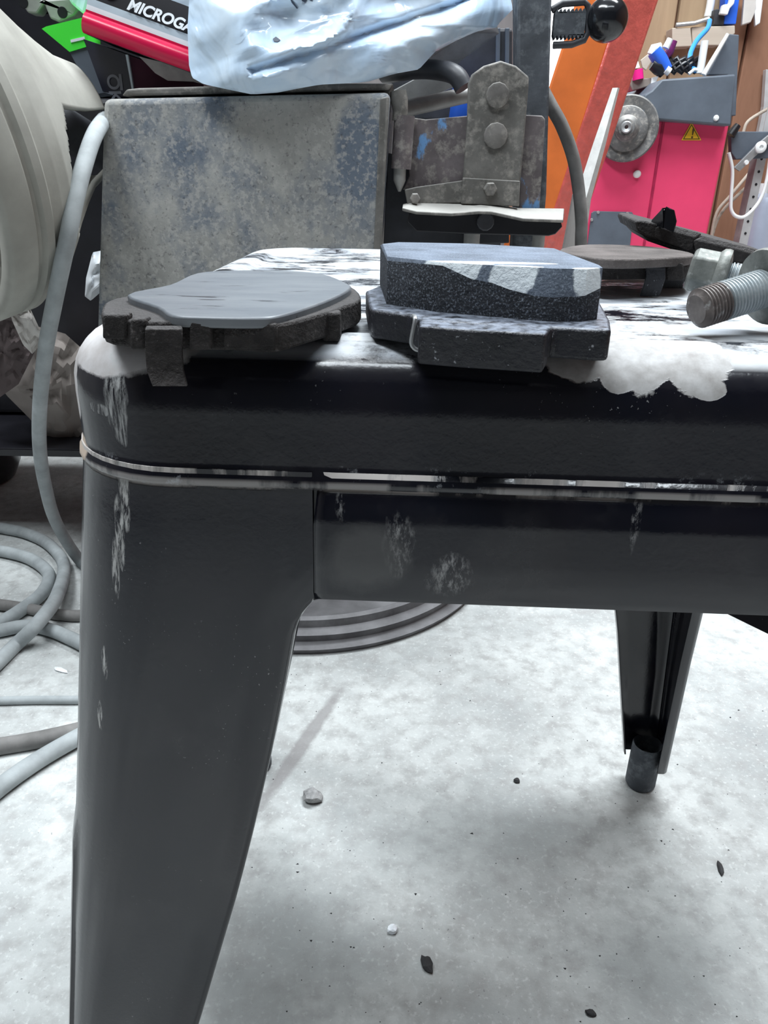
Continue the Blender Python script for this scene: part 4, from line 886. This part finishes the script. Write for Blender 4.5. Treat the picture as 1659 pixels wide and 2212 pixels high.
BAGC = plain('clear_crumpled_film', (0.52, 0.50, 0.52), 0.25, 0, 0.25, 40, 0.8, 0.6)
m = M(); fr_, bk_ = [], []
for i, (x, y) in enumerate(tail): fr_.append(P(x, y, 0.945 + 0.008 * (i % 2))); bk_.append(P(x, y, 0.96 + 0.008 * (i % 2)))
m.loft([fr_, bk_]); obj('clear_tail', m, BAGC, bag, label='greyish crumpled clear end of the bag')
m = M(); m.prism([P(x, y, 0.985) for x, y in ((130, -30), (152, 8), (182, 34), (190, 2), (215, -8), (262, -2), (300, 18), (336, 26), (408, 60), (420, -40))], (0.004, 0.02, 0)); obj('bag_handle', m, BAG, bag, bev=0.003)
from mathutils.bvhtree import BVHTree
bv = BVHTree.FromPolygons([Vector(q) for q in BAGM.v], BAGM.f)
pm = plain('bag_print', (0.05, 0.07, 0.11), 0.5)
def on_bag(pts, name):
    f = []
    for x, y in pts:
        h = bv.ray_cast(CAM, ray(x, y).normalized())[0]
        if h is None: return
        f.append(h + (CAM - h).normalized() * 0.0006)
    obj(name, M().prism(f, (CAM - f[0]).normalized() * 0.0004), pm, bag)
on_bag([(589, 84), (596, 79), (606, 86), (599, 90), (592, 89)], 'torn_hole')
for q in ([(625, -6), (633, 2), (644, 18), (641, 19), (630, 6)], [(652, -8), (664, -8), (663, 1), (659, 6), (652, 2)], [(668, -8), (676, -8), (675, 2), (669, 0)]): on_bag(q, 'print_mark')

# ------------------------------------------------------------------ cartons
YC = 0.86
ct = thing('red_carton', 'crimson and black carton lettered in white, tilted half under the bag', 'carton', P(290, 190, YC))
ux = (P(412, 155, YC) - P(174, 68, YC)); Lc = ux.length; ux.normalize(); uy = Vector((0, -1, 0)).cross(ux).normalized() * -1
if uy.z < 0: uy = -uy
o0 = P(173, 68, YC)
kpx = (YC * math.cos(PITCH)) / FPX * 1.0
hR = (P(181, 17, YC) - o0).dot(uy)
prof = [(hR * (0.46 - 0.46 * math.cos(PI * i / 12 * 0.9)) , 0.010 - 0.010 * math.sin(PI * i / 12 * 0.9), 0) for i in range(13)] + [(hR, 0.0068, 1), (hR + 0.0045, 0.0074, 2), (hR + 0.009, 0.0080, 2), (hR + 0.0105, 0.0083, 3), (hR + 0.034, 0.014, 3), (hR + 0.036, 0.10, 3), (0.0, 0.10, 3)]
m = M(); Lx = Lc * 1.08
for i in range(len(prof)):
    a = prof[i]; b = prof[(i + 1) % len(prof)]; m.cur = a[2]
    q = lambda s, p: o0 + ux * s + uy * p[0] + Vector((0, p[1], 0))
    m.add([q(0, a), q(Lx, a), q(Lx, b), q(0, b)], [(0, 1, 2, 3)])
m.cur = 3
m.add([q(0, p) for p in prof], [tuple(range(len(prof)))]); m.add([q(Lx, p) for p in prof], [tuple(range(len(prof)))])
obj('carton_body', m, [REDC, CARDW, CARDG, CARDB], ct, smooth=40)
tn = (uy * 0.0235 + Vector((0, 0.006, 0))).normalized()
to = P(272, 33, YC + 0.008); to = o0 + ux * (to - o0).dot(ux) + uy * (hR + 0.0125) + Vector((0, 0.0068, 0))
textmesh('lettering', 'MICROGA', CARDW, ct, to, ux, tn, 0.0142, 0.25, 0.035, 0.0008, 1.0)
eo = o0 + ux * 0.019 + uy * (hR + 0.024) + Vector((0, 0.0102, 0)); nn = ux.cross(tn)
obj('round_emblem', M().lathe([(0, 0.0085), (0.0008, 0.008)], eo, nn, 28), plain('emblem_pink_grey', (0.45, 0.36, 0.38), 0.5), ct)
obj('emblem_ring', M().lathe([(0.0009, 0.0062), (0.0014, 0.0058)], eo, nn, 28), CARDB, ct)
for s in (-0.0025, 0.0015): obj('emblem_figure', M().lathe([(0.0015, 0.0026), (0.0019, 0.0022)], eo + ux * s * 1.1 + tn * s * 0.4, nn, 8), CARDW, ct)
YD = 0.895
dc = thing('dark_carton', 'black and maroon carton standing under the crimson one', 'carton', P(240, 200, YD))
zb = lambda x: P(x, 205, YD).z
obj('black_face', M().prism([P(180, 84, YD), P(272, 117, YD), P(287, 196, YD), P(222, 198, YD)], (0.01, 0.07, 0)), plain('navy_black_card', (0.008, 0.009, 0.022), 0.4), dc)
obj('maroon_face', M().prism([P(275, 118, YD + 0.003), P(440, 178, YD + 0.03), P(440, 188, YD + 0.03), P(290, 196, YD + 0.003)], (0.01, 0.05, 0)), MAROON, dc)
obj('white_edge', M().prism([P(271, 118, YD - 0.001), P(276, 118, YD - 0.001), P(289, 196, YD - 0.001), P(285, 196, YD - 0.001)], (0, 0.004, 0)), CARDG, dc)
lt = plain('faded_grey_print', (0.16, 0.17, 0.20), 0.5)
textmesh('lettering', 'OK', lt, dc, P(230, 160, YD - 0.001), P(234, 200, YD) - P(228, 160, YD), P(250, 180, YD) - P(230, 180, YD), 0.018, 0, 0.02)
obj('print_bar', M().prism([P(256, 160, YD - 0.001), P(262, 160, YD - 0.001), P(266, 195, YD - 0.001), P(260, 195, YD - 0.001)], (0, 0.001, 0)), lt, dc)
fp = [(300, 122), (318, 140), (335, 158), (362, 174), (416, 176), (440, 182), (440, 168), (380, 142)]
obj('flap', M().prism([P(x, y, YD - 0.006) for x, y in fp], (0, 0.003, 0)), plain('grey_card_inside', (0.34, 0.32, 0.32), 0.8), dc)
gc = thing('green_carton', 'bright green carton wedged between the casting and the red carton', 'carton', P(145, 100, 0.95))
obj('green_face', M().prism([P(90, 62, 0.95), P(100, 57, 0.95), P(186, 36, 0.95), P(190, 100, 0.95), P(150, 112, 0.95)], (0, 0.04, 0)), GREEN, gc)
obj('dark_side', M().prism([P(150, 112, 0.952), P(200, 98, 0.952), P(225, 200, 0.952), P(200, 205, 0.952)], (0, 0.03, 0)), GREYM, gc)
obj('white_print', M().prism([P(x, y, 0.949) for x, y in ((152, 86), (182, 79), (183, 85), (153, 92))], (0, 0.001, 0)), CARDW, gc)
br_ = thing('perforated_bracket', 'grey steel bracket with a round hole behind the green carton', 'bracket', P(130, 30, 1.0))
obj('plate', M().prism([P(x, y, 1.0) for x, y in ((20, -30), (88, -30), (88, 0), (150, -5), (172, 20), (160, 34), (128, 48), (108, 40), (95, 8), (80, 30), (60, 28))], (0, 0.02, 0)), GREYST, br_, bev=0.002)
for x, y in ((135, 27), (50, 5)): obj('hole', M().lathe([(0, 0.0058), (0.001, 0.0055)], P(x, y, 1.0) + Vector((0, 0.0002, 0)), (0, -1, 0), 20), BLACK, br_)
cb = thing('dark_cabinet', 'dark tool cabinet on legs standing behind the casting and cartons', 'cabinet', (-0.45, 1.15, 0))
obj('body', M().box((-0.50, 1.23, 0.38), (0.72, 0.20, 0.44)), BLACK, cb, bev=0.006)
obj('upper_box', M().box((-0.46, 1.24, 0.70), (0.62, 0.16, 0.195)), BLACK, cb, bev=0.006)
obj('lower_shelf', M().box((-0.62, 1.15, 0.150), (0.48, 0.34, 0.012)), BLACK, cb, bev=0.002)
for x in (-0.84, -0.40):
    for y in (1.0, 1.30): obj('leg', M().box((x, y, 0.072), (0.025, 0.025, 0.144)), BLACK, cb, bev=0.002)

# ------------------------------------------------------------------ beige bell casting at the left
cs = thing('bell_casting', 'dusty beige cast bell housing with side openings at the left edge', 'casting', (-0.42, 0.74, 0))
axb = Vector((0.63, 0.76, 0.20)).normalized()
cb0 = P(-205, 335, 0.76)
prof = [(0.0, 0.136), (0.001, 0.147), (0.004, 0.150), (0.026, 0.149), (0.029, 0.145), (0.032, 0.145), (0.035, 0.149), (0.042, 0.149), (0.045, 0.144), (0.056, 0.142), (0.069, 0.137), (0.09, 0.118), (0.111, 0.097), (0.13, 0.080), (0.15, 0.064), (0.172, 0.054)]
prof = [(t * 1.063, r * 1.075) for t, r in prof]
u_ = Vector((0, 0, 1)) - axb * axb.z; u_.normalize(); v_ = axb.cross(u_)
if v_.y > 0: v_ = -v_          # v_ points at the camera
NA = 200; fine = []
for i in range(len(prof) - 1):
    n = 1 if prof[i + 1][0] < 0.048 else 11
    for j in range(n): f = j / n; fine.append((prof[i][0] + (prof[i + 1][0] - prof[i][0]) * f, prof[i][1] + (prof[i + 1][1] - prof[i][1]) * f))
fine.append(prof[-1])
vs = []; fs = []
for t_, r_ in fine:
    for j in range(NA):
        a = 2 * PI * j / NA; vs.append(cb0 + axb * t_ + (u_ * math.cos(a) + v_ * math.sin(a)) * r_)
def hole_(t, deg):   # deg 0 = up, 90 = toward camera, 180 = down
    dd = abs(((deg - 112) + 60) % 120 - 60)
    tt = (t - 0.082) / 0.105
    return 0 < tt < 1 and dd < 33 * min(1, math.sqrt(max(0, tt) * 4)) 
for i in range(len(fine) - 1):
    tm = (fine[i][0] + fine[i + 1][0]) / 2
    for j in range(NA):
        if tm > 0.055 and hole_(tm, 360 * (j + 0.5) / NA): continue
        k = (j + 1) % NA; fs.append((i * NA + j, i * NA + k, (i + 1) * NA + k, (i + 1) * NA + j))
m = M(); m.add(vs, fs)
o = obj('bell', m, BEIGE, cs, smooth=50)
b = o.modifiers.new('solid', 'SOLIDIFY'); b.thickness = 0.006; b.offset = -1
obj('inner_disc', M().lathe([(0.03, 0.085), (0.035, 0.095), (0.05, 0.09), (0.085, 0.05)], cb0, axb, 48), BEIGE, cs, smooth=50)
obj('hub_shaft', M().tube([cb0 + axb * 0.05, cb0 + axb * 0.16, Vector((-0.33, 1.02, 0.52)), Vector((-0.33, 1.125, 0.52))], 0.022, 20), DARK, cs, smooth=50)

# ------------------------------------------------------------------ paper and dark clutter at the left
def crumple(name, label, pts, Y, th, mat, cat, seed, amp=0.02):
    t = thing(name, label, cat, P(pts[0][0], pts[0][1], Y)); n = 40; q = []
    L = len(pts)
    for i in range(n):
        s = i * L / n; a = pts[int(s) % L]; b = pts[(int(s) + 1) % L]; f = s - int(s); q.append((a[0] + (b[0] - a[0]) * f, a[1] + (b[1] - a[1]) * f))
    cx = sum(p[0] for p in q) / n; cy = sum(p[1] for p in q) / n; m = M(); loops = []
    for side in (0, 1):
        rg = range(0, 9) if side == 0 else range(7, -1, -1)
        for i in rg:
            k = 0.02 + 0.98 * i / 8; lp = []
            for x, y in q:
                xx_, yy_ = cx + (x - cx) * k, cy + (y - cy) * k
                nv = mn.noise(Vector((xx_ * 0.02, yy_ * 0.02, seed))) + 0.6 * mn.noise(Vector((xx_ * 0.05, yy_ * 0.05, seed + 5)))
                lp.append(P(xx_, yy_, Y + (th * (1 - k ** 2) if side else -th * 0.4 * (1 - k ** 2)) - amp * abs(nv) * (1 if not side else 0)))
            loops.append(lp)
    m.loft(loops); obj('sheet', m, mat, t, smooth=28); return t
crumple('brown_paper_bag', 'crumpled brown paper bag behind the hanging grey hose', [(0, 820), (60, 700), (140, 720), (185, 760), (185, 930), (150, 962), (110, 955), (60, 900), (10, 850)], 1.04, 0.06, PAPER, 'bag', 1)
crumple('dark_cloth', 'dull brown cloth heaped at the left edge under the casting', [(-60, 660), (30, 670), (80, 750), (40, 830), (-60, 900)], 0.975, 0.03, plain('dull_brown_cloth', (0.14, 0.11, 0.11), 0.9, 0, 0.2, 20, 0.4), 'cloth', 3)
crumple('pale_paper_sheet', 'pale creased paper sheet sticking up under the casting', [(20, 650), (60, 655), (90, 720), (95, 735), (70, 765), (50, 745), (25, 690)], 0.95, 0.012, PAPERW, 'paper', 6)
crumple('white_torn_paper', 'torn white paper beside the rusty housing\'s left edge', [(186, 600), (200, 545), (226, 540), (230, 620), (196, 650), (183, 640)], 1.085, 0.02, CARDW, 'paper', 8)
drum = thing('black_tub', 'glossy black rounded tub at the left edge behind the hoses', 'tub', F(-40, 1075, 0))
p = F(-75, 1035, 0)
obj('tub_body', M().lathe([(0, 0.06), (0.004, 0.085), (0.03, 0.097), (0.09, 0.10), (0.12, 0.10), (0.125, 0.092)], (p.x, p.y, 0), (0, 0, 1), 40), BLACKG, drum, smooth=50)

# ------------------------------------------------------------------ bits on the floor
def pebble(name, label, px, py, r, mat, seed, sq=(1, 1, 0.7), cat='stone'):
    rnd = random.Random(seed); bm = bmesh.new(); bmesh.ops.create_icosphere(bm, subdivisions=2, radius=r)
    c = F(px, py, 0); ang = rnd.uniform(0, 3)
    for v in bm.verts:
        k = 1 + 0.35 * mn.noise(v.co * (1.3 / r) + Vector((seed, 0, 0))); x, y, z = v.co * k
        x *= sq[0]; y *= sq[1]; z *= sq[2]
        v.co = Vector((x * math.cos(ang) - y * math.sin(ang), x * math.sin(ang) + y * math.cos(ang), max(z, -r * sq[2] * 0.75)))
    me = bpy.data.meshes.new(name); bm.to_mesh(me); bm.free(); me.materials.append(mat)
    o = bpy.data.objects.new(name, me); COL.objects.link(o); o.location = (c.x, c.y, r * sq[2] * 0.75)
    return tag(o, label, cat)
BIT = plain('black_grit', (0.03, 0.03, 0.032), 0.8, 0, 0.4, 90, 0.5)
pebble('concrete_lump', 'grey concrete lump beside the dark floor joint', 676, 1728, 0.009, STONE, 2, (1, 0.9, 0.75))
pebble('dark_chip', 'dark flat chip alone on the floor in the foreground', 922, 2085, 0.0055, BIT, 5, (1.2, 0.8, 0.4), 'chip')
pebble('white_pebble', 'small white pebble on the floor in the foreground', 848, 2010, 0.004, CARDW, 7)
pebble('black_crumb', 'black crumb on the bright floor left of the far stool foot', 1116, 1688, 0.003, BIT, 9, (1, 1, 0.6), 'crumb')
pebble('black_curl', 'black curled shaving on the floor near the right edge', 1556, 1878, 0.0045, BIT, 12, (1.6, 0.5, 0.4), 'shaving')
pebble('small_chip', 'small dark chip near the bottom of the floor, right of centre', 1276, 2190, 0.003, BIT, 15, (1.2, 0.8, 0.5), 'chip')
pebble('white_scrap', 'white paint scrap on the floor left of the stool leg', 133, 1449, 0.008, CARDW, 20, (1.3, 0.4, 0.15), 'scrap')
rnd = random.Random(21); m = M()
for i in range(130):
    x, y = rnd.uniform(430, 1659), rnd.uniform(1400, 2212)
    c = F(x, y, 0.0006); r = rnd.choice([0.0005, 0.0006, 0.0007, 0.0009, 0.0014]); a = rnd.uniform(0, 6)
    q = [c + Vector((math.cos(a + j * 2.09) * r * rnd.uniform(0.6, 1.6), math.sin(a + j * 2.09) * r * rnd.uniform(0.5, 1.1), -0.0006)) for j in range(3)]
    m.add(q + [c + Vector((0, 0, r * 0.3))], [(0, 1, 3), (1, 2, 3), (2, 0, 3)])
g = obj('floor_grit', m, BIT); tag(g, 'fine dark grit scattered over the pale concrete', 'grit', kind='stuff')
